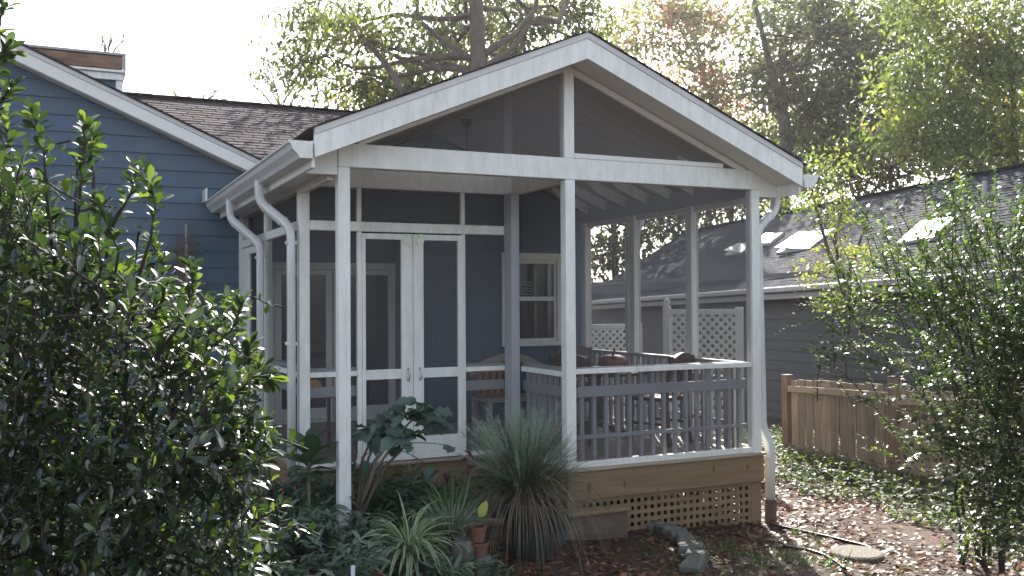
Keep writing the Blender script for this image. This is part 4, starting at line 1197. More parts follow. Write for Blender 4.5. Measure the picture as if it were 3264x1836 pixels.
tree('broadleaf_tree', 'big dark leafy tree right of the porch gable with a forked trunk', 'tree', (b3[0], b3[1]), 10.5, 0.38,
     [(at(2600, 120, 31), (2.8, 2.6, 1.9), 54), (at(2760, 280, 31), (2.8, 2.6, 1.6), 54), (at(2480, 210, 32), (1.5, 1.6, 1.2), 22), (at(2700, 430, 30.5), (2.6, 2.3, 1.0), 36), (at(2830, 90, 32), (2.2, 2.1, 1.5), 32), (at(2440, 330, 32), (1.5, 1.5, 1.0), 16), (at(2560, 10, 31), (2.8, 2.4, 0.7), 20), (at(2560, 520, 32), (1.8, 1.5, 0.6), 14)], 0.21, L_DARK, extra=ex, clump=0.44, per=72)
b4 = at(3235, 960, 21)
tree('sunlit_tree', 'bright yellow-green tree at the far right edge above the grey roof', 'tree', (b4[0], b4[1]), 8.5, 0.17,
     [(at(3100, 120, 21), (1.6, 1.6, 1.1), 32), (at(3230, 40, 21.5), (1.2, 1.5, 0.9), 20), (at(3020, 270, 21), (1.5, 1.4, 0.9), 26), (at(3220, 260, 21), (1.2, 1.4, 0.9), 22), (at(3130, 420, 21), (1.8, 1.5, 0.7), 32), (at(2950, 30, 22), (1.2, 1.2, 0.7), 15), (at(2930, 440, 21), (1.3, 1.2, 0.6), 18)], 0.16, L_YEL, clump=0.36, per=75)
b5 = at(2690, 1000, 15.0)
ex = [([at(2690, 1000, 15), at(2680, 900, 15), at(2640, 800, 15), at(2600, 660, 15), at(2560, 520, 15)], [0.05, 0.04, 0.03, 0.02, 0.012]), ([at(2685, 930, 15), at(2720, 830, 15), at(2750, 740, 15), at(2770, 640, 15)], [0.04, 0.03, 0.02, 0.012]), ([at(2680, 900, 15), at(2660, 760, 15.2), at(2690, 650, 15.2), at(2680, 560, 15.2)], [0.035, 0.025, 0.02, 0.01])]
tree('sapling', 'thin multi-stemmed sapling with lime leaves in front of the grey roof', 'tree', (b5[0], b5[1]), 2.9, 0.05,
     [(at(2590, 600, 15), (0.55, 0.5, 0.4), 12), (at(2660, 700, 15), (0.5, 0.5, 0.45), 13), (at(2720, 830, 15), (0.55, 0.5, 0.45), 15), (at(2500, 640, 15.4), (0.4, 0.4, 0.3), 6), (at(2640, 520, 15.4), (0.6, 0.5, 0.35), 10), (at(2690, 960, 14.8), (0.5, 0.5, 0.4), 14), (at(2560, 860, 15), (0.35, 0.4, 0.35), 6)], 0.085, L_YEL, extra=ex, clump=0.15, per=26, wscale=1.2)
def bare(name, label, px, dpt, py0, py1, spread, k, leaves=0):
    b = at(px, 960, dpt); root = empty(name, (b[0], b[1], float(gz(b[0], b[1]))), label, 'tree', None)
    m = MB(); top = at(px, py1, dpt); fork = at(px - 4, py0, dpt)
    m.tube(tube_pts((b[0], b[1], -0.7), fork, 4, 0, 0.004), 0.055, 6); m.build('trunk', TWIG, root, True)
    m = MB(); ends = []
    def grow(p, d, L, r, lev):
        q = p + d * L
        m.tube(tube_pts(p, q, 3, 0, 0.05), [r, r * 0.85, r * 0.7, r * 0.5], 4, False)
        ends.append(q)
        if lev == 0: return
        for i in range(3 if lev > 1 else 2):
            nd = unit(d + RNG.normal(0, 0.42, 3) + np.array((0, 0, 0.12)))
            grow(p + d * L * RNG.uniform(0.45, 1.0), nd, L * RNG.uniform(0.5, 0.8), r * 0.55, lev - 1)
    for i in range(k):
        tgt = at(px + spread * (2 * (i + 0.5) / k - 1) + RNG.normal(0, 12), py1 + abs(spread * (2 * (i + 0.5) / k - 1)) * 0.25, dpt + RNG.normal(0, 0.6))
        v = tgt - fork; L = np.linalg.norm(v); grow(fork, v / L, L * 0.62, 0.04, 3)
    m.build('limbs', TWIG, root, True)
    if leaves:
        e = np.array(ends); pos = e[RNG.integers(0, len(e), leaves)] + RNG.normal(0, 0.16, (leaves, 3))
        V, F = scatter(DIAMOND, pos, frames(unit(RNG.normal(0, 1, (leaves, 3)) + np.array((0, 0, -0.8))), unit(RNG.normal(0, 1, (leaves, 3)))), 0.13 * RNG.uniform(0.6, 1.2, leaves))
        qobj('crown', V, F, L_OAK, root)
bare('bare_tree', 'half-bare tree with thin upswept branches left of the oak', 900, 30, 360, 190, 160, 6, 420)
bare('bare_tree', 'tiny leafless twigs standing up behind the chimney box', 345, 32, 190, 100, 70, 4, 0)
bare('bare_tree', 'thin nearly leafless tree just above the brown roof ridge left of the porch gable', 640, 34, 330, 285, 130, 5, 120)
for (px, dpt, hgt, blobs, lab, mat) in (
    (1960, 32, 7.5, [(1900, 660, 3.0, 30), (2080, 560, 2.6, 26), (1980, 800, 2.8, 26), (2150, 700, 2.2, 20)], 'dark tree seen through the porch screens behind the left far posts', L_DARK),
    (2330, 38, 10.0, [(2330, 470, 3.2, 26), (2450, 560, 3.0, 30), (2230, 560, 2.4, 22), (2360, 620, 3.0, 26)], 'rounded tree filling the gap behind the right porch eave', L_OAK),
    (2840, 35, 8.5, [(2860, 470, 3.2, 40), (2700, 540, 2.6, 30), (3010, 500, 2.6, 28), (2820, 260, 3.0, 26)], 'deep green tree rising behind the middle of the grey roof ridge', L_DARK),
    (3160, 33, 9.0, [(3200, 430, 3.0, 36), (3080, 480, 2.4, 24), (3260, 250, 2.6, 24), (3050, 250, 2.6, 20)], 'deep green tree behind the right end of the grey roof ridge', L_DARK),
    (2620, 42, 12.0, [(2500, 60, 3.4, 24), (2650, 300, 4.2, 36), (2860, 60, 3.2, 20), (2560, 470, 3.6, 30)], 'hazy farther tree showing between the forked trunk branches', L_OAK)):
    b = at(px, 960, dpt)
    tree('background_tree', lab, 'tree', (b[0], b[1]), hgt, 0.2, [(at(x, y, dpt + RNG.normal(0, 0.8)), (r, r * 0.8, r * 0.6), k) for (x, y, r, k) in blobs], 0.27, mat, clump=0.52, per=50, group='trees in the woods behind the houses')

# ------------------------------------------------------------------ big glossy bush in the left foreground
at_ = at
def glossy_bush():
    K = 0.76
    at = lambda x, y, d: at_(x, y, d * K)
    base = np.array((-1.92, -3.35, float(gz(-1.92, -3.35))))
    root = empty('glossy_bush', tuple(base), 'large glossy dark-leaved bush filling the left foreground', 'bush')
    P = []; D = []; LN = []; tw = MB()
    def twig(p, q, nl, ls):
        p = np.array(p, float); q = np.array(q, float)
        pts = tube_pts(p, q, 4, -0.03, 0.03)
        tw.tube(pts, [0.004, 0.0035, 0.003, 0.0024, 0.0014], 5, False)
        d = unit(q - p); a = unit(np.cross(d, np.array((0.3, 0.2, 1.0)))); b = np.cross(d, a)
        L = np.linalg.norm(q - p)
        for i in range(nl):
            t = 1 - (i / nl) ** 1.3 * min(1.0, 0.26 / L)
            c = p * (1 - t) + q * t
            th = i * 2.4 + RNG.uniform(-0.4, 0.4)
            r_ = a * math.cos(th) + b * math.sin(th)
            op = 0.55 + 0.6 * (1 - t) * L / 0.26
            if i == 0: op = 0.15
            P.append(c); D.append(unit(d * (1.2 - op) + r_ * op * 1.25 + np.array((0, 0, 0.12)))); LN.append(ls * K * RNG.uniform(0.6, 1.15))
    # outline of the crown: (bearing px, height px, half width px, distance)
    rows = [(10, 560, 70, 3.9), (60, 690, 130, 4.0), (130, 800, 230, 4.1), (210, 900, 330, 4.2), (300, 1010, 440, 4.3), (340, 1150, 500, 4.3), (350, 1290, 500, 4.2), (340, 1430, 520, 4.1), (330, 1580, 520, 4.0), (320, 1740, 540, 3.9), (320, 1900, 540, 3.9)]
    core = at(250, 1500, 4.5)
    for (cx, cy, hw, dp) in rows:
        k = int(16 + hw / 5.5)
        for i in range(k):
            x = cx + RNG.uniform(-1, 1) * hw; y = cy + RNG.uniform(-75, 75)
            e = (x - cx) / hw
            depth = dp + RNG.uniform(-0.45, 1.15) * (1 - 0.5 * e * e)
            q = at(x, y, depth)
            d0 = unit(q - core) * 0.6 + np.array((0, 0, 0.5)) + RNG.normal(0, 0.42, 3); d0 = unit(d0)
            if RNG.random() < 0.25: d0 = unit(d0 + np.array((0, 0, -0.7)))
            p = q - d0 * RNG.uniform(0.17, 0.32)
            twig(p, q, RNG.integers(10, 16), RNG.choice((0.062, 0.075, 0.088)))
    # sprigs standing clear of the crown
    for a in ([(150, 640), (140, 480), (100, 350)], [(240, 760), (262, 560), (270, 385)], [(350, 740), (420, 610), (440, 535)], [(590, 1010), (615, 930), (610, 850)], [(640, 1330), (760, 1240), (840, 1170)], [(640, 1140), (740, 1050), (775, 970)], [(60, 700), (30, 500), (20, 380)], [(600, 1480), (720, 1420), (790, 1395)], [(560, 1560), (760, 1480), (860, 1430)], [(600, 1780), (760, 1700), (900, 1610)], [(500, 1740), (700, 1830), (880, 1800)], [(-60, 420), (-20, 150), (10, 20)], [(-60, 460), (0, 330), (40, 280)], [(380, 800), (330, 690), (310, 640)], [(480, 760), (500, 640), (455, 560)], [(240, 640), (250, 520), (290, 470)], [(300, 560), (290, 470), (285, 430)], [(520, 950), (520, 830), (480, 770)], [(-40, 260), (0, 180), (30, 160)], [(700, 1300), (810, 1200), (860, 1205)], [(720, 1200), (790, 1140), (800, 1090)]):
        dp = RNG.uniform(3.9, 4.4)
        pts = [at(x, y, dp + 0.05 * i) for i, (x, y) in enumerate(a)]
        tw.tube([core * 0.25 + pts[0] * 0.75] + pts, [0.007, 0.005, 0.004, 0.0025], 5, False)
        for i in range(len(pts) - 1): twig(pts[i], pts[i + 1], 15, 0.080)
        twig(pts[-2], pts[-1], 10, 0.075)
    # stems from the root
    st = MB()
    for i in range(11):
        q = P[RNG.integers(0, len(P))] * 0.8 + core * 0.2; b0 = base + np.array((RNG.normal(0, 0.12), RNG.normal(0, 0.12), -0.1))
        st.tube(tube_pts(b0, q, 6, -0.05, 0.02), [0.011, 0.010, 0.008, 0.007, 0.005, 0.004, 0.002], 6, False)
    st.build('stem', DARKTWIG, root, True); tw.build('twigs', DARKTWIG, root, True)
    P_, D_, LN_ = np.array(P), np.array(D), np.array(LN)
    FR = frames(D_, unit(RNG.normal(0, 0.30, (len(P_), 3)) + np.array((0.05, 0.0, 1.0))))
    v = P_ - CAM; zc = v @ cf; vis = (np.abs((v @ cr) / zc) < 0.54) & (np.abs((v @ cu) / zc) < 0.31)
    order = np.argsort(zc - 100 * vis)
    near = order[:300]; rest = order[300:]
    for i, (nm, idx) in enumerate((('near', near),)):
        for k in range(4):
            T = leaf_template([(0, 0.03), (0.3, 0.12 + 0.01 * k), (0.62, 0.225), (0.86, 0.18), (1.0, 0.03)], 0.25 + 0.08 * k, 0.08 + 0.07 * k)
            me = quadmesh('leaf', T[0], T[1], L_BUSH)
            for j in idx[k::4]:
                o = link(bpy.data.objects.new('leaf', me)); attach(o, root)
                A = FR[j] * LN_[j]; p = P_[j]
                o.matrix_basis = Matrix(((A[0][0], A[1][0], A[2][0], p[0]), (A[0][1], A[1][1], A[2][1], p[1]), (A[0][2], A[1][2], A[2][2], p[2]), (0, 0, 0, 1)))
    V, F = scatter(OBOV, P_[rest], FR[rest], LN_[rest])
    qobj('foliage', V, F, L_BUSH, root)['kind'] = 'stuff'
glossy_bush()

# ------------------------------------------------------------------ small-leaved shrub on the right
def spray_shrub():
    bx, by = 4.62, -1.72
    base = np.array((bx, by, float(gz(bx, by))))
    root = empty('spray_shrub', tuple(base), 'tall feathery small-leaved shrub in front of the fence at right', 'shrub')
    P = []; D = []; U = []; tw = MB()
    rows = [(3120, 590, 190, 6.4, 18), (3050, 700, 310, 6.5, 34), (2990, 840, 410, 6.5, 46), (2980, 970, 450, 6.6, 46), (2980, 1090, 440, 6.6, 50), (3030, 1210, 350, 6.5, 44), (3080, 1330, 290, 6.4, 38), (3110, 1450, 250, 6.3, 34), (3160, 1560, 190, 6.3, 26), (3190, 1650, 140, 6.3, 20), (3170, 1730, 160, 6.4, 20), (3190, 980, 150, 6.6, 30)]
    core = at(3200, 1300, 6.8)
    def spray(q, d, L, n):
        p = q - d * L
        pts = tube_pts(p, q, 5, -0.05, 0.012)
        tw.tube(pts, [0.0035, 0.003, 0.0026, 0.002, 0.0015, 0.001], 4, False)
        pts = np.array(pts); sd = unit(np.cross(d, np.array((0, 0, 1.0)) + RNG.normal(0, 0.3, 3)))
        for i in range(n):
            t = (i + 0.5) / n * 5; k = min(int(t), 4); c = pts[k] + (pts[k + 1] - pts[k]) * (t - k)
            s = sd if i % 2 else -sd
            P.append(c); D.append(unit(s + d * 0.55 + RNG.normal(0, 0.22, 3))); U.append(np.array((0, 0, 1.0)) + RNG.normal(0, 0.3, 3))
    for (cx, cy, hw, dp, k) in rows:
        for i in range(int(k * 2.3)):
            e = RNG.uniform(-1, 1); x = cx + e * hw; y = cy + RNG.uniform(-70, 70)
            if e < -0.3 and RNG.random() < 0.35: continue
            q = at(x, y, dp + RNG.uniform(-0.5, 0.7) * (1 - 0.4 * abs(e)))
            d = unit(unit(q - core) * 0.9 + np.array((0, 0, 0.35)) + RNG.normal(0, 0.35, 3))
            if cy > 850 and RNG.random() < 0.55: d = unit(d * np.array((1, 1, 0.25)) + np.array((-0.35, 0.1, 0.0)))
            spray(q, d, RNG.uniform(0.28, 0.6), RNG.integers(22, 38))
    for (x0, y0, x1, y1) in ((2680, 1010, 2470, 1062), (2700, 960, 2520, 1000), (2720, 1030, 2600, 1080), (2800, 760, 2690, 590), (2850, 760, 2760, 655), (2900, 740, 2850, 640), (2960, 700, 2930, 560), (3050, 640, 3060, 500), (3180, 640, 3170, 520), (2640, 1150, 2600, 1170), (2760, 1080, 2600, 1130), (2830, 1420, 2740, 1390), (2860, 1460, 2760, 1430), (2790, 860, 2860, 790)):
        q = at(x1, y1, 6.7); p = at(x0, y0, 6.7); L = np.linalg.norm(q - p); spray(q, (q - p) / L, L, int(L * 70))
    st = MB()
    Pa = np.array(P)
    for i in range(9):
        q = Pa[RNG.integers(0, len(Pa))]; b0 = base + np.array((RNG.normal(0, 0.15), RNG.normal(0, 0.15), -0.05))
        st.tube(tube_pts(b0, q, 6, -0.04, 0.025), [0.016, 0.014, 0.012, 0.010, 0.008, 0.006, 0.003], 5, False)
    st.build('stem', DARKTWIG, root, True); tw.build('twigs', DARKTWIG, root, True)
    n = len(P); FR = frames(np.array(D), unit(np.array(U)))
    V, F = scatter((np.array([(0, 0, 0), (0.45, 0.24, 0.05), (1, 0, -0.08), (0.45, -0.24, 0.05)]), DIAMOND[1]), Pa, FR, RNG.uniform(0.032, 0.056, n))
    qobj('foliage', V, F, L_SHRUB, root)['kind'] = 'stuff'
spray_shrub()

# ------------------------------------------------------------------ pots and garden plants
def pot(name, c, r, h, mat, label, cat='pot', rim=True, group=None):
    root = empty(name, tuple(c), label, cat, group)
    m = MB()
    prof = [(0, 0.005), (r * 0.72, 0.0), (r * 0.93, h * 0.82)] + ([(r * 0.94, h * 0.82), (r * 1.04, h * 0.83), (r * 1.05, h), (r * 0.92, h)] if rim else [(r, h), (r * 0.92, h)]) + [(r * 0.88, h * 0.86), (0, h * 0.86)]
    m.lathe(prof, c, 28); m.build('body', mat, root, False)
    m = MB(); m.lathe([(0, h * 0.87), (r * 0.885, h * 0.87)], c, 20); m.build('soil', SOILDIRT, root)
    return root
def blades(c, n, L, wd, spread, arch, seg=7, r0=0.05, up=1.0, three=False, az=None, jit=0.25):
    """arching strap leaves as strips; returns V, F, strip index"""
    V = []; F = []; MI = []
    for i in range(n):
        th = RNG.uniform(0, 2 * PI) if az is None else az + RNG.normal(0, 0.5)
        el = RNG.uniform(*spread); l = L * RNG.uniform(0.6, 1.15)
        d = np.array((math.cos(th) * math.cos(el), math.sin(th) * math.cos(el), math.sin(el))); sd = np.array((-math.sin(th), math.cos(th), 0))
        p = np.array(c, float) + np.array((math.cos(th), math.sin(th), 0)) * r0 * RNG.random(); ar = arch * RNG.uniform(0.6, 1.4)
        sd = unit(sd + RNG.normal(0, jit, 3)); k0 = len(V); cols = 4 if three else 2
        for s in range(seg + 1):
            t = s / seg
            w = wd * (0.55 + 0.9 * t if t < 0.4 else 0.91 * (1 - (t - 0.4) / 0.6) ** 0.7 + 0.03) * 0.5
            nrm = np.cross(d, sd)
            for q in ((-1, -0.5, 0.5, 1) if three else (-1, 1)): V.append(p + sd * w * q + nrm * abs(q) * w * 0.3)
            p = p + d * l / seg; d = unit(d + np.array((0, 0, -ar / seg)) + RNG.normal(0, 0.03, 3))
        for s in range(seg):
            for q in range(cols - 1):
                a = k0 + s * cols + q; F.append((a, a + 1, a + cols + 1, a + cols)); MI.append(1 if (three and q != 1) else 0)
    return np.array(V), np.array(F), np.array(MI)
def strap_parts(root, c, n, L, wd, spread, arch, name='leaf', three=True, mats=(L_SPID, L_SPIDW), r0=0.03):
    for i in range(n):
        V, F, MI = blades(c, 1, L, wd, spread, arch, r0=r0, three=three)
        qobj(name, V, F, list(mats), root, MI)
# potted fountain grass in the middle
gp = at(1690, 1700, 6.9); gpz = float(gz(gp[0], gp[1]))
GT = np.array((gp[0] - 0.05, gp[1] + 0.02, gpz + 0.40))
gpot = pot('grass_pot', (gp[0], gp[1], gpz - 0.02), 0.215, 0.42, DARKPOT, 'large dark pot under the feathery grass', 'pot')
root = empty('fountain_grass', tuple(GT), 'feathery grey-green fountain grass overflowing the large dark pot', 'grass plant')
V, F, _ = blades(GT, 900, 0.64, 0.0045, (0.75, 1.5), 1.0, 7, 0.14, jit=0.5); qobj('blades', V, F, L_GRASS, root)['kind'] = 'stuff'
V, F, _ = blades(GT, 460, 0.86, 0.0042, (0.25, 1.25), 3.3, 9, 0.17, jit=0.5); qobj('drooping_blades', V, F, L_STRAW, root)['kind'] = 'stuff'
V = []; F = []
for i in range(130):
    th = RNG.uniform(0, 2 * PI); rr = RNG.uniform(0.03, 0.44) ; hh = RNG.uniform(0.26, 0.72) - 0.30 * rr
    e = GT + np.array((math.cos(th) * rr, math.sin(th) * rr * 0.8, hh + 0.04)) + RNG.normal(0, 0.03, 3); d = unit(e - GT + np.array((0, 0, -0.1)))
    for k in range(80):
        t = RNG.random(); p = e - d * 0.24 * t; q = unit(d * 0.9 + RNG.normal(0, 0.42, 3)); l = RNG.uniform(0.025, 0.07); s = unit(np.cross(q, RNG.normal(0, 1, 3))) * 0.0015
        k0 = len(V); V += [p - s, p + s, p + q * l + s * 0.3, p + q * l - s * 0.3]; F.append((k0, k0 + 1, k0 + 2, k0 + 3))
qobj('plumes', np.array(V), np.array(F), L_PLUME, root)['kind'] = 'stuff'
# spider plants
sp_c = at(1305, 1760, 5.9)
spot = pot('spider_pot', (sp_c[0], sp_c[1], float(gz(sp_c[0], sp_c[1])) - 0.01), 0.12, max(0.16, sp_c[2] - float(gz(sp_c[0], sp_c[1])) - 0.02), GREYPOT, 'dark pot hidden below the large spider plant', 'pot')
r_ = empty('spider_plant', tuple(sp_c), 'large spider plant with cream-edged arching leaves at bottom centre', 'plant', 'spider plants among the pots')
strap_parts(r_, sp_c, 90, 0.40, 0.024, (0.1, 1.35), 1.9)
for (x, y, dp, n, L, lab) in ((1465, 1815, 5.8, 12, 0.12, 'small spider plantlet beside the bottom stone'), (1328, 1640, 6.0, 13, 0.10, 'spider plantlet standing above the large spider plant'), (1390, 1672, 6.0, 11, 0.11, 'spider plantlet right of the upper plantlet')):
    c = at(x, y, dp)
    r2 = empty('spider_plantlet', tuple(c), lab, 'plant', 'spider plants among the pots')
    strap_parts(r2, c, n, L, 0.014, (0.15, 1.2), 1.6)
    m = MB(); m.tube(tube_pts(sp_c + np.array((0, 0, 0.02)), c, 5, -0.12, 0.01), 0.003, 5); m.build('runner', STALK, r2, True)
# grey-green clump and yellow leaf right of the spider plant
c = at(1440, 1655, 6.2); r_ = empty('lavender_clump', tuple(c), 'grey-green narrow-leaved clump beside the stacked terracotta pots', 'plant')
V, F, _ = blades(c - np.array((0, 0, 0.06)), 150, 0.24, 0.013, (0.3, 1.45), 0.8, 5, 0.14, jit=0.6); qobj('foliage', V, F, L_LAV, r_)['kind'] = 'stuff'
c = at(1440, 1590, 6.6); r_ = empty('narrow_leaf_clump', tuple(c), 'upright green strappy clump behind the grey-green one', 'plant')
strap_parts(r_, c - np.array((0, 0, 0.1)), 46, 0.30, 0.016, (0.6, 1.5), 0.9, three=False, mats=(L_SPID,), r0=0.12)
c = at(1530, 1650, 6.3); r_ = empty('yellowing_plant', tuple(c), 'single broad yellow-green leaf between the clump and the grass pot', 'plant')
V, F = scatter(BROAD, np.array([c, c]), frames(np.array([(0.35, 0.1, 0.75), (0.5, 0.2, 0.35)]), np.array([(-0.5, -0.8, 0.2), (-0.4, -0.7, 0.5)])), np.array([0.12, 0.08])); qobj('leaf', V, F, L_LIME, r_)
c = at(1470, 1530, 7.0); r_ = empty('wine_leaf_plant', (c[0], c[1], float(gz(c[0], c[1]))), 'wine-red leaved plant left of the fountain grass', 'plant')
m = MB(); g0 = np.array((c[0], c[1], float(gz(c[0], c[1]))))
PP = []
for k in range(5):
    q = c + np.array((RNG.normal(0, 0.06), RNG.normal(0, 0.05), RNG.uniform(-0.05, 0.16))); m.tube(tube_pts(g0, q, 5, 0, 0.02), [0.006, 0.005, 0.005, 0.004, 0.003, 0.002], 5)
    PP += [q + RNG.normal(0, 0.025, 3) for _ in range(7)]
m.build('stem', STALK, r_, True); PP = np.array(PP)
for p in PP:
    V, F = scatter(LANCE, p[None], frames(unit(RNG.normal(0, 1, (1, 3)) + np.array((0, 0, -0.2))), np.array([(0, -0.4, 1.0)])), np.array([RNG.uniform(0.06, 0.11)])); qobj('leaf', V, F, L_WINE, r_)
# woody kale with blue-green ragged leaves
def kale():
    b = at(1120, 1545, 7.2); g0 = np.array((b[0], b[1], float(gz(b[0], b[1])) - 0.02))
    r_ = empty('kale_plant', tuple(g0), 'leggy blue-green kale on bare bent stalks before the screen doors', 'plant')
    tips = [(1185, 1390, 7.2), (1230, 1335, 7.2), (1290, 1320, 7.1), (1340, 1300, 7.2), (1375, 1350, 7.3), (1290, 1390, 7.0), (1250, 1400, 7.3), (1140, 1400, 7.3)]
    T2 = leaf_template([(0, 0.02), (0.2, 0.04), (0.36, 0.25), (0.52, 0.34), (0.68, 0.30), (0.84, 0.36), (0.94, 0.20), (1.0, 0.04)], 0.45, 0.45, 0.06)
    for k, (x, y, dp) in enumerate(tips):
        q = at(x, y, dp); mid = at(1120 + (x - 1120) * 0.45, 1530 + (y - 1530) * 0.28, dp)
        m = MB(); m.tube(tube_pts(g0, mid, 4, 0.0, 0.02) + tube_pts(mid, q, 4, -0.03, 0.02)[1:], [0.013, 0.013, 0.012, 0.012, 0.011, 0.010, 0.009, 0.008, 0.006], 6); m.build('stalk', STALK, r_, True)
        for i in range(9):
            d = unit(np.array((math.cos(i * 2.4), math.sin(i * 2.4), RNG.uniform(-0.3, 0.75))))
            V, F = scatter(KALE if i % 2 else T2, q[None] + RNG.normal(0, 0.02, (1, 3)), frames(d[None], np.array([(RNG.normal(0, 0.3), RNG.normal(-0.35, 0.3), 1.0)])), np.array([RNG.uniform(0.12, 0.19)])); qobj('leaf', V, F, L_KALE, r_)
    for (x, y) in ((1430, 1420), (1150, 1460), (1200, 1440), (1360, 1480)):
        q = at(x, y, 7.15); V, F = scatter(KALE, q[None], frames(np.array([(RNG.normal(0.2, 0.5), -0.2, RNG.normal(-0.1, 0.4))]), np.array([(0.0, -0.6, 1.0)])), np.array([0.12])); qobj('leaf', V, F, L_KALE, r_)
        m = MB(); m.tube(tube_pts(at(1240, 1420, 7.15), q, 4, -0.04, 0.01), 0.004, 5); m.build('stalk', STALK, r_, True)
kale()
def rosette(name, x, y, dp, n, L, label, drop):
    c = at(x, y, dp); g0 = np.array((c[0], c[1], float(gz(c[0], c[1]))))
    r_ = empty(name, tuple(g0), label, 'plant', 'broad-leaved plants beside the corner post')
    m = MB(); m.tube(tube_pts(g0, c, 4, 0, 0.01), 0.012, 6); m.build('stem', STALK, r_, True)
    for i in range(n):
        t = i / n; th = i * 2.4; el = 1.25 - 1.5 * t
        d = np.array((math.cos(th) * math.cos(el), math.sin(th) * math.cos(el), math.sin(el)))
        p = c + np.array((0, 0, -drop * t)); V, F = scatter(BROAD, p[None], frames(d[None], np.array([(0, 0, 1.0)]) + RNG.normal(0, 0.25, (1, 3)) - d[None] * 0.2), np.array([L * (0.55 + 0.5 * math.sin(PI * min(1, t + 0.25)))])); qobj('leaf', V, F, L_FOX, r_)
rosette('broadleaf_plant', 985, 1450, 7.0, 20, 0.26, 'broad-leaved plant with long drooping leaves left of the corner post', 0.17)
rosette('broadleaf_plant', 850, 1440, 7.3, 14, 0.20, 'smaller broad-leaved plant behind the bush tip, by the left downspouts', 0.1)
rosette('broadleaf_plant', 1110, 1500, 7.1, 9, 0.14, 'low broad-leaved plant hiding the foot of the corner post', 0.1)
# dark pot with trailing leaves
c = at(990, 1727, 6.3)
dp_ = pot('nursery_pot', (c[0], c[1], float(gz(c[0], c[1])) - 0.01), 0.135, 0.27, DARKPOT, 'round dark nursery pot in the shade of the flower bed', 'pot')
tp = np.array((c[0], c[1], float(gz(c[0], c[1])) + 0.25)); r_ = empty('trailing_plant', tuple(tp), 'low trailing plant spilling from the dark nursery pot', 'plant')
n = 120; pos = tp + np.column_stack([RNG.normal(0, 0.10, n), RNG.normal(-0.03, 0.09, n), RNG.normal(0.03, 0.05, n)])
V, F = scatter(OVAL, pos, frames(unit(RNG.normal(0, 1, (n, 3))), unit(RNG.normal(0, 0.5, (n, 3)) + np.array((0, 0, 1.0)))), RNG.uniform(0.03, 0.07, n)); qobj('foliage', V, F, L_HERB, r_)['kind'] = 'stuff'
# terracotta
c = at(1160, 1880, 5.55)
tpot = pot('terracotta_pot', (c[0], c[1], c[2] - 0.16), 0.13, 0.23, TERRA, 'wide terracotta pot cut off by the bottom edge, with a tag in it', 'pot', group='terracotta pots')
m = MB(); q = at(1125, 1830, 5.45); m.obox(q, (0.012, 0.002, 0.05), ch=0.001); tag(m.build('plant_tag', TAG), 'pale blue plastic plant tag in the wide terracotta pot', 'plant tag')
m = MB(); sb = at(1540, 1836, 6.1); sz = float(gz(sb[0], sb[1]))
def rock(name, c, h, label, cat, mat=STONE, seed=0, group=None, rz=0.0):
    g = np.random.default_rng(seed); n, k = 9, 6; V = []; F = []
    for j in range(k + 1):
        ph = -PI / 2 + PI * j / k
        for i in range(n):
            th = 2 * PI * i / n
            r = 1 + g.normal(0, 0.09)
            x = math.copysign(abs(math.cos(th) * math.cos(ph)) ** 0.35, math.cos(th)) * r; y = math.copysign(abs(math.sin(th) * math.cos(ph)) ** 0.35, math.sin(th)) * r; z = math.copysign(abs(math.sin(ph)) ** 0.45, math.sin(ph)) * (1 + g.normal(0, 0.06))
            X, Y = x * h[0], y * h[1]
            V.append((c[0] + X * math.cos(rz) - Y * math.sin(rz), c[1] + X * math.sin(rz) + Y * math.cos(rz), c[2] + z * h[2]))
    for j in range(k):
        for i in range(n): F.append((j * n + i, j * n + (i + 1) % n, (j + 1) * n + (i + 1) % n, (j + 1) * n + i))
    return tag(qobj(name, np.array(V), np.array(F), mat, smooth=False), label, cat, group)
rock('stone', (sb[0], sb[1], sz + 0.03), (0.085, 0.08, 0.06), 'mossy square stone at the bottom edge under the terracotta pots', 'stone', seed=3)
rock('stone', (sb[0] + 0.0, sb[1] + 0.02, sz + 0.115), (0.075, 0.07, 0.028), 'flat grey stone stacked between the mossy stone and the terracotta', 'stone', seed=4)
pot('terracotta_pot', (sb[0] - 0.01, sb[1] + 0.04, sz + 0.142), 0.065, 0.09, TERRA, 'lower terracotta pot of the small stack, on the grey stone', 'pot', group='terracotta pots')
pot('terracotta_pot', (sb[0] - 0.015, sb[1] + 0.045, sz + 0.232), 0.055, 0.10, TERRA, 'upper terracotta pot of the small stack', 'pot', group='terracotta pots')
c = at(1480, 1800, 6.15); m = MB(); m.lathe([(0.0, 0.22), (0.06, 0.235), (0.085, 0.2), (0.08, 0.1), (0.095, 0.0), (0.1, -0.1)], (c[0], c[1], float(gz(c[0], c[1]))), 14, lambda t: 0.08 * math.cos(5 * t) + 0.05 * math.sin(9 * t))
tag(m.build('stump', STUMPM, None, True), 'short grey weathered stump left of the stacked terracotta pots', 'stump')
pc = at(1770, 1600, 7.4); gpt = pot('planter_pot', (pc[0], pc[1], float(gz(pc[0], pc[1]))), 0.10, 0.24, GREYPOT, 'grey pot with a pale rim behind the fountain grass, by the lattice', 'pot')
r_ = empty('lattice_herb', (pc[0], pc[1], float(gz(pc[0], pc[1])) + 0.22), 'fine-leaved herb in the grey pot against the lattice', 'plant')
n = 260; pos = np.array((pc[0], pc[1], float(gz(pc[0], pc[1])) + 0.30)) + RNG.normal(0, 1, (n, 3)) * np.array((0.10, 0.08, 0.11))
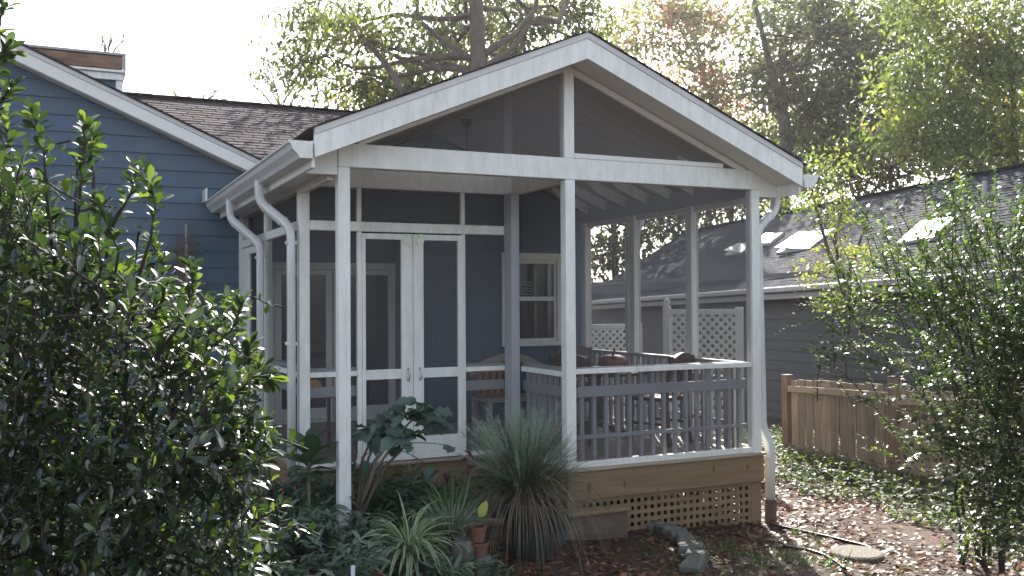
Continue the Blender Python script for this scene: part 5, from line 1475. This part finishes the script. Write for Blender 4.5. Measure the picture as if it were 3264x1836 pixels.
V, F = scatter(DIAMOND, pos, frames(unit(RNG.normal(0, 1, (n, 3))), unit(RNG.normal(0, 1, (n, 3)))), RNG.uniform(0.02, 0.045, n)); qobj('foliage', V, F, L_HERB, r_)['kind'] = 'stuff'
# herb carpet in the left bed
n = 1500; P = []; D = []; LN = []
for i in range(900):
    x = RNG.uniform(-1.9, 1.15); y = RNG.uniform(-1.5, 0.95)
    if math.hypot(x + 0.34, y + 0.54) < 0.17 or math.hypot(x - sp_c[0], y - sp_c[1]) < 0.12 or (x > 0.75 and y < -0.2): continue
    h = RNG.uniform(0.05, 0.24) * ((1.25 if x < 0.2 else 0.85) + (0.75 if y > 0.25 else 0.0)); c = np.array((x, y, float(gz(x, y)) + h))
    for k in range(RNG.integers(8, 15)):
        th = RNG.uniform(0, 2 * PI); el = RNG.uniform(-0.3, 0.9); d = np.array((math.cos(th) * math.cos(el), math.sin(th) * math.cos(el), math.sin(el)))
        P.append(c + np.array((0, 0, -RNG.uniform(0, h * 0.8)))); D.append(d); LN.append(RNG.uniform(0.05, 0.11))
for i in range(330):            # taller herbs crowding the deck edge
    x = RNG.uniform(-1.0, 1.55); y = RNG.uniform(0.15, 0.93)
    if x > 0.95 and y < 0.35: continue
    h = RNG.uniform(0.18, 0.42); c = np.array((x, y, float(gz(x, y)) + h))
    for k in range(RNG.integers(9, 16)):
        th = RNG.uniform(0, 2 * PI); el = RNG.uniform(-0.4, 1.0); d = np.array((math.cos(th) * math.cos(el), math.sin(th) * math.cos(el), math.sin(el)))
        P.append(c + np.array((RNG.normal(0, 0.02), RNG.normal(0, 0.02), -RNG.uniform(0, h * 0.8)))); D.append(d); LN.append(RNG.uniform(0.05, 0.12))
P = np.array(P); D = np.array(D)
V, F = scatter(LANCE, P, frames(D, np.tile(np.array((0, 0, 1.0)), (len(P), 1)) + RNG.normal(0, 0.3, (len(P), 3))), np.array(LN))
tag(qobj('ground_cover', V, F, L_HERB), 'grey-green herb carpet in the shaded flower bed', 'ground cover', kind='stuff')
# heather-like clump under the left downspouts
c = at(950, 1600, 6.9); r_ = empty('wiry_clump', (c[0], c[1], float(gz(c[0], c[1]))), 'wiry grey-brown clump with tiny red flowers in the bed', 'plant')
V, F, _ = blades((c[0], c[1], float(gz(c[0], c[1]))), 260, 0.34, 0.006, (0.5, 1.5), 0.7, 5, 0.2, jit=0.6); qobj('foliage', V, F, L_LAV, r_)['kind'] = 'stuff'
for (x, y) in ((902, 1573), (825, 1597), (940, 1560)):
    q = at(x, y, 6.75); m = MB(); m.lathe([(0, 0), (0.008, 0.004), (0.009, 0.012), (0, 0.016)], q, 8); m.build('flower', surface('red_petal', (0.5, 0.03, 0.03), 0.5), r_)
# dead vine and stake against the blue wall
r_ = empty('dead_vine', (-0.55, 3.95, -0.4), 'dry brown vine bundled on a bamboo stake against the blue wall', 'vine')
m = MB(); m.tube([(-0.60, 3.93, -0.45), (-0.62, 3.93, 1.2), (-0.63, 3.92, 2.22)], 0.013, 6); m.build('stake', LIGHTWOOD, r_)
m = MB()
for k in range(95):
    z0 = RNG.uniform(0.4, 1.9); x = -0.66 + RNG.normal(0, 0.07); P_ = [np.array((x, 3.93, z0))]
    for i in range(7): P_.append(P_[-1] + np.array((RNG.normal(0, 0.045), RNG.normal(-0.004, 0.02), RNG.uniform(-0.02, 0.10))))
    m.tube(P_, 0.0035, 4, False)
for k in range(9):
    P_ = [np.array((-0.62, 3.93, RNG.uniform(1.2, 2.0)))]
    for i in range(9): P_.append(P_[-1] + np.array((RNG.uniform(-0.01, 0.07), RNG.normal(0, 0.01), RNG.uniform(-0.08, 0.04))))
    m.tube(P_, 0.002, 4, False)
m.build('stems', DEADV, r_)
n = 240; pos = np.column_stack([RNG.normal(-0.68, 0.07, n), RNG.normal(3.9, 0.03, n), RNG.uniform(1.3, 2.05, n)])
V, F = scatter(CURLED, pos, frames(unit(RNG.normal(0, 1, (n, 3))), unit(RNG.normal(0, 1, (n, 3)))), RNG.uniform(0.02, 0.045, n)); qobj('dry_leaves', V, F, surface('dry_leaf', (0.15, 0.09, 0.06), 0.8), r_)['kind'] = 'stuff'

# ------------------------------------------------------------------ ground litter, edging, hose, paver, timber
n = 30000
x = RNG.uniform(0.6, 9.0, n); y = RNG.uniform(-4.2, 3.4, n)
w = (np.sin(x * 2.3 + 1.1 * y) + np.sin(y * 3.1 - x * 1.3 + 1) + RNG.normal(0, 1.0, n)) > -1.1; w &= ~((x > M0) & (x < 3.7) & (y > 0.2)); w &= (y < 0.9) | (x > 3.9)
x, y = x[w], y[w]; n = len(x)
pos = np.column_stack([x, y, gz(x, y) + RNG.uniform(0.002, 0.022, n)])
th = RNG.uniform(0, 2 * PI, n); X = np.column_stack([np.cos(th), np.sin(th), RNG.normal(0, 0.18, n)])
FR = frames(X, unit(np.column_stack([RNG.normal(0, 0.35, n), RNG.normal(0, 0.35, n), np.ones(n)])))
V, F = scatter(CURLED, pos, FR, RNG.uniform(0.032, 0.080, n))
tag(qobj('leaf_litter', V, F, L_LITTER, smooth=False), 'brown fallen leaves covering the ground', 'leaf litter', kind='stuff')
n = 24000
x = RNG.uniform(4.4, 9.2, n); y = RNG.uniform(-3.6, 5.2, n)
lim = np.interp(y, [-3.5, -2.0, -0.5, 0.6, 1.5, 3.0, 5.0], [4.9, 4.95, 5.25, 5.5, 5.35, 5.0, 4.5]) + 0.12 * np.sin(y * 5.1) ; w = x > lim
w2 = (x > 4.4) & (y > 1.5) 
x, y = x[w], y[w]; n = len(x)
hgt = np.clip((x - 4.9) * 0.22, 0.03, 0.28) * RNG.random(n)
pos = np.column_stack([x, y, gz(x, y) + hgt]); th = RNG.uniform(0, 2 * PI, n)
FR = frames(np.column_stack([np.cos(th), np.sin(th), RNG.normal(0.1, 0.35, n)]), unit(np.column_stack([RNG.normal(0, 0.4, n), RNG.normal(0, 0.4, n), np.ones(n)])))
V, F = scatter(OVAL, pos, FR, RNG.uniform(0.04, 0.085, n), RNG.uniform(0.9, 1.4, n))
tag(qobj('ground_ivy', V, F, L_IVY), 'green ground ivy under and before the wooden fence', 'ground cover', kind='stuff')
# grass tufts in the litter
V = []; F = []
for k in range(150):
    x = RNG.normal(2.95, 0.45); y = RNG.normal(-1.1, 0.4)
    v, f, _ = blades((x, y, float(gz(x, y))), 7, 0.085, 0.006, (0.4, 1.4), 0.9, 3, 0.03); F.append(f + (len(V) and sum(len(q) for q in V))); V.append(v)
for (x, y) in ((4.02, -0.50), (3.90, -0.42), (4.15, -0.45), (3.35, -1.35), (3.3, -1.5), (3.42, -1.45)):
    v, f, _ = blades((x, y, float(gz(x, y))), 8, 0.14, 0.014, (0.3, 1.2), 1.0, 4, 0.03); F.append(f + sum(len(q) for q in V)); V.append(v)
tag(qobj('grass', np.vstack(V), np.vstack(F), L_SPID), 'thin green grass tufts among the fallen leaves', 'grass', kind='stuff')
# curved stone edging
edge = [(2.72, 0.10), (2.76, -0.12), (2.72, -0.35), (2.63, -0.58), (2.52, -0.80), (2.40, -1.02), (2.24, -1.22)]
labs = ['edging stone against the deck lattice', 'second edging stone out from the lattice', 'third edging stone out from the lattice', 'fourth edging stone out from the lattice, middle of the curve', 'fifth edging stone out from the lattice', 'sixth edging stone, near the bottom edge', 'edging stone nearest the bottom edge']
for k, (x, y) in enumerate(edge):
    a = math.atan2(-0.21, -0.02 - 0.035 * k) + (0.25 if k == 0 else 0) + random.uniform(-0.12, 0.12)
    m = MB(); m.obox((0, 0, 0), (0.125 + random.uniform(-0.02, 0.02), 0.075 + random.uniform(-0.012, 0.012), 0.05), ch=0.016)
    m.v = [(vx * (1 + 0.16 * math.sin(9 * vy + k)) + random.uniform(-0.006, 0.006), vy * (1 + 0.2 * math.sin(7 * vx + 2 * k)) + random.uniform(-0.006, 0.006), vz + 0.12 * vx * math.sin(k * 1.7) + random.uniform(-0.006, 0.006)) for vx, vy, vz in m.v]
    o = m.build('edging_stone', STONE); o.location = (x, y, float(gz(x, y)) + 0.02); o.rotation_euler = (random.uniform(-0.12, 0.12), 0, a)
    tag(o, labs[k] + ' in the curved row', 'stone', 'stones edging the bed in a curve')
pb_t = MB(); pb_t.box(0.75, 2.36, -0.16, -0.12, -0.60, -0.345, ch=0.006); tm = tag(pb_t.build('timber_edging', TIMBER), 'low timber board edging under the left end of the deck lattice', 'timber edging')
m = MB(); m.box(0.75, 2.37, -0.20, -0.05, -0.344, -0.315, ch=0.006); m.build('cap_board', LATW, tm)
def on_ground(pts, r, name, label, cat, mat=HOSE):
    P_ = []
    for i in range(len(pts) - 1):
        for t in np.linspace(0, 1, 8, endpoint=False):
            x = pts[i][0] * (1 - t) + pts[i + 1][0] * t; y = pts[i][1] * (1 - t) + pts[i + 1][1] * t; P_.append((x, y, float(gz(x, y)) + r * 1.4 + 0.012))
    m = MB(); m.tube(P_, r, 8); return tag(m.build(name, mat, None, True), label, cat)
on_ground([(3.86, -0.12), (3.98, -0.42), (4.06, -0.70), (4.10, -0.98), (4.06, -1.12)], 0.014, 'garden_hose', 'black hose running from the deck post across the leaves', 'hose')
on_ground([(3.36, -0.86), (3.48, -1.02), (3.47, -1.20), (3.38, -1.42), (3.28, -1.62)], 0.014, 'garden_hose', 'second black hose lying nearer, at the porch shadow edge', 'hose')
m = MB(); gzp = float(gz(3.80, -1.20)); m.lathe([(0, 0.05), (0.185, 0.05), (0.20, 0.04), (0.205, -0.03)], (3.80, -1.20, gzp), 32); tag(m.build('stepping_stone', PAVER), 'round pebbled stepping stone among the sunlit leaves', 'stepping stone')

# ------------------------------------------------------------------ thin haze box, added to imitate the veil of lens glare
m = MB(); m.add([(x, y, z) for z in (-3.0, 17.0) for y in (-152.0, 152.0) for x in (-152.0, 152.0)], [[0, 2, 3, 1], [4, 5, 7, 6], [0, 1, 5, 4], [2, 6, 7, 3], [0, 4, 6, 2], [1, 3, 7, 5]])
hm = bpy.data.materials.new('lens_veil_air'); hm.use_nodes = True; hm.node_tree.nodes.clear()
pv = hm.node_tree.nodes.new('ShaderNodeVolumePrincipled'); ho = hm.node_tree.nodes.new('ShaderNodeOutputMaterial')
pv.inputs['Color'].default_value = (0.93, 0.93, 0.95, 1); pv.inputs['Density'].default_value = 0.00045; pv.inputs['Anisotropy'].default_value = 0.65
hm.node_tree.links.new(pv.outputs[0], ho.inputs['Volume'])
hz = m.build('veil_haze', hm); hz['kind'] = 'stuff'
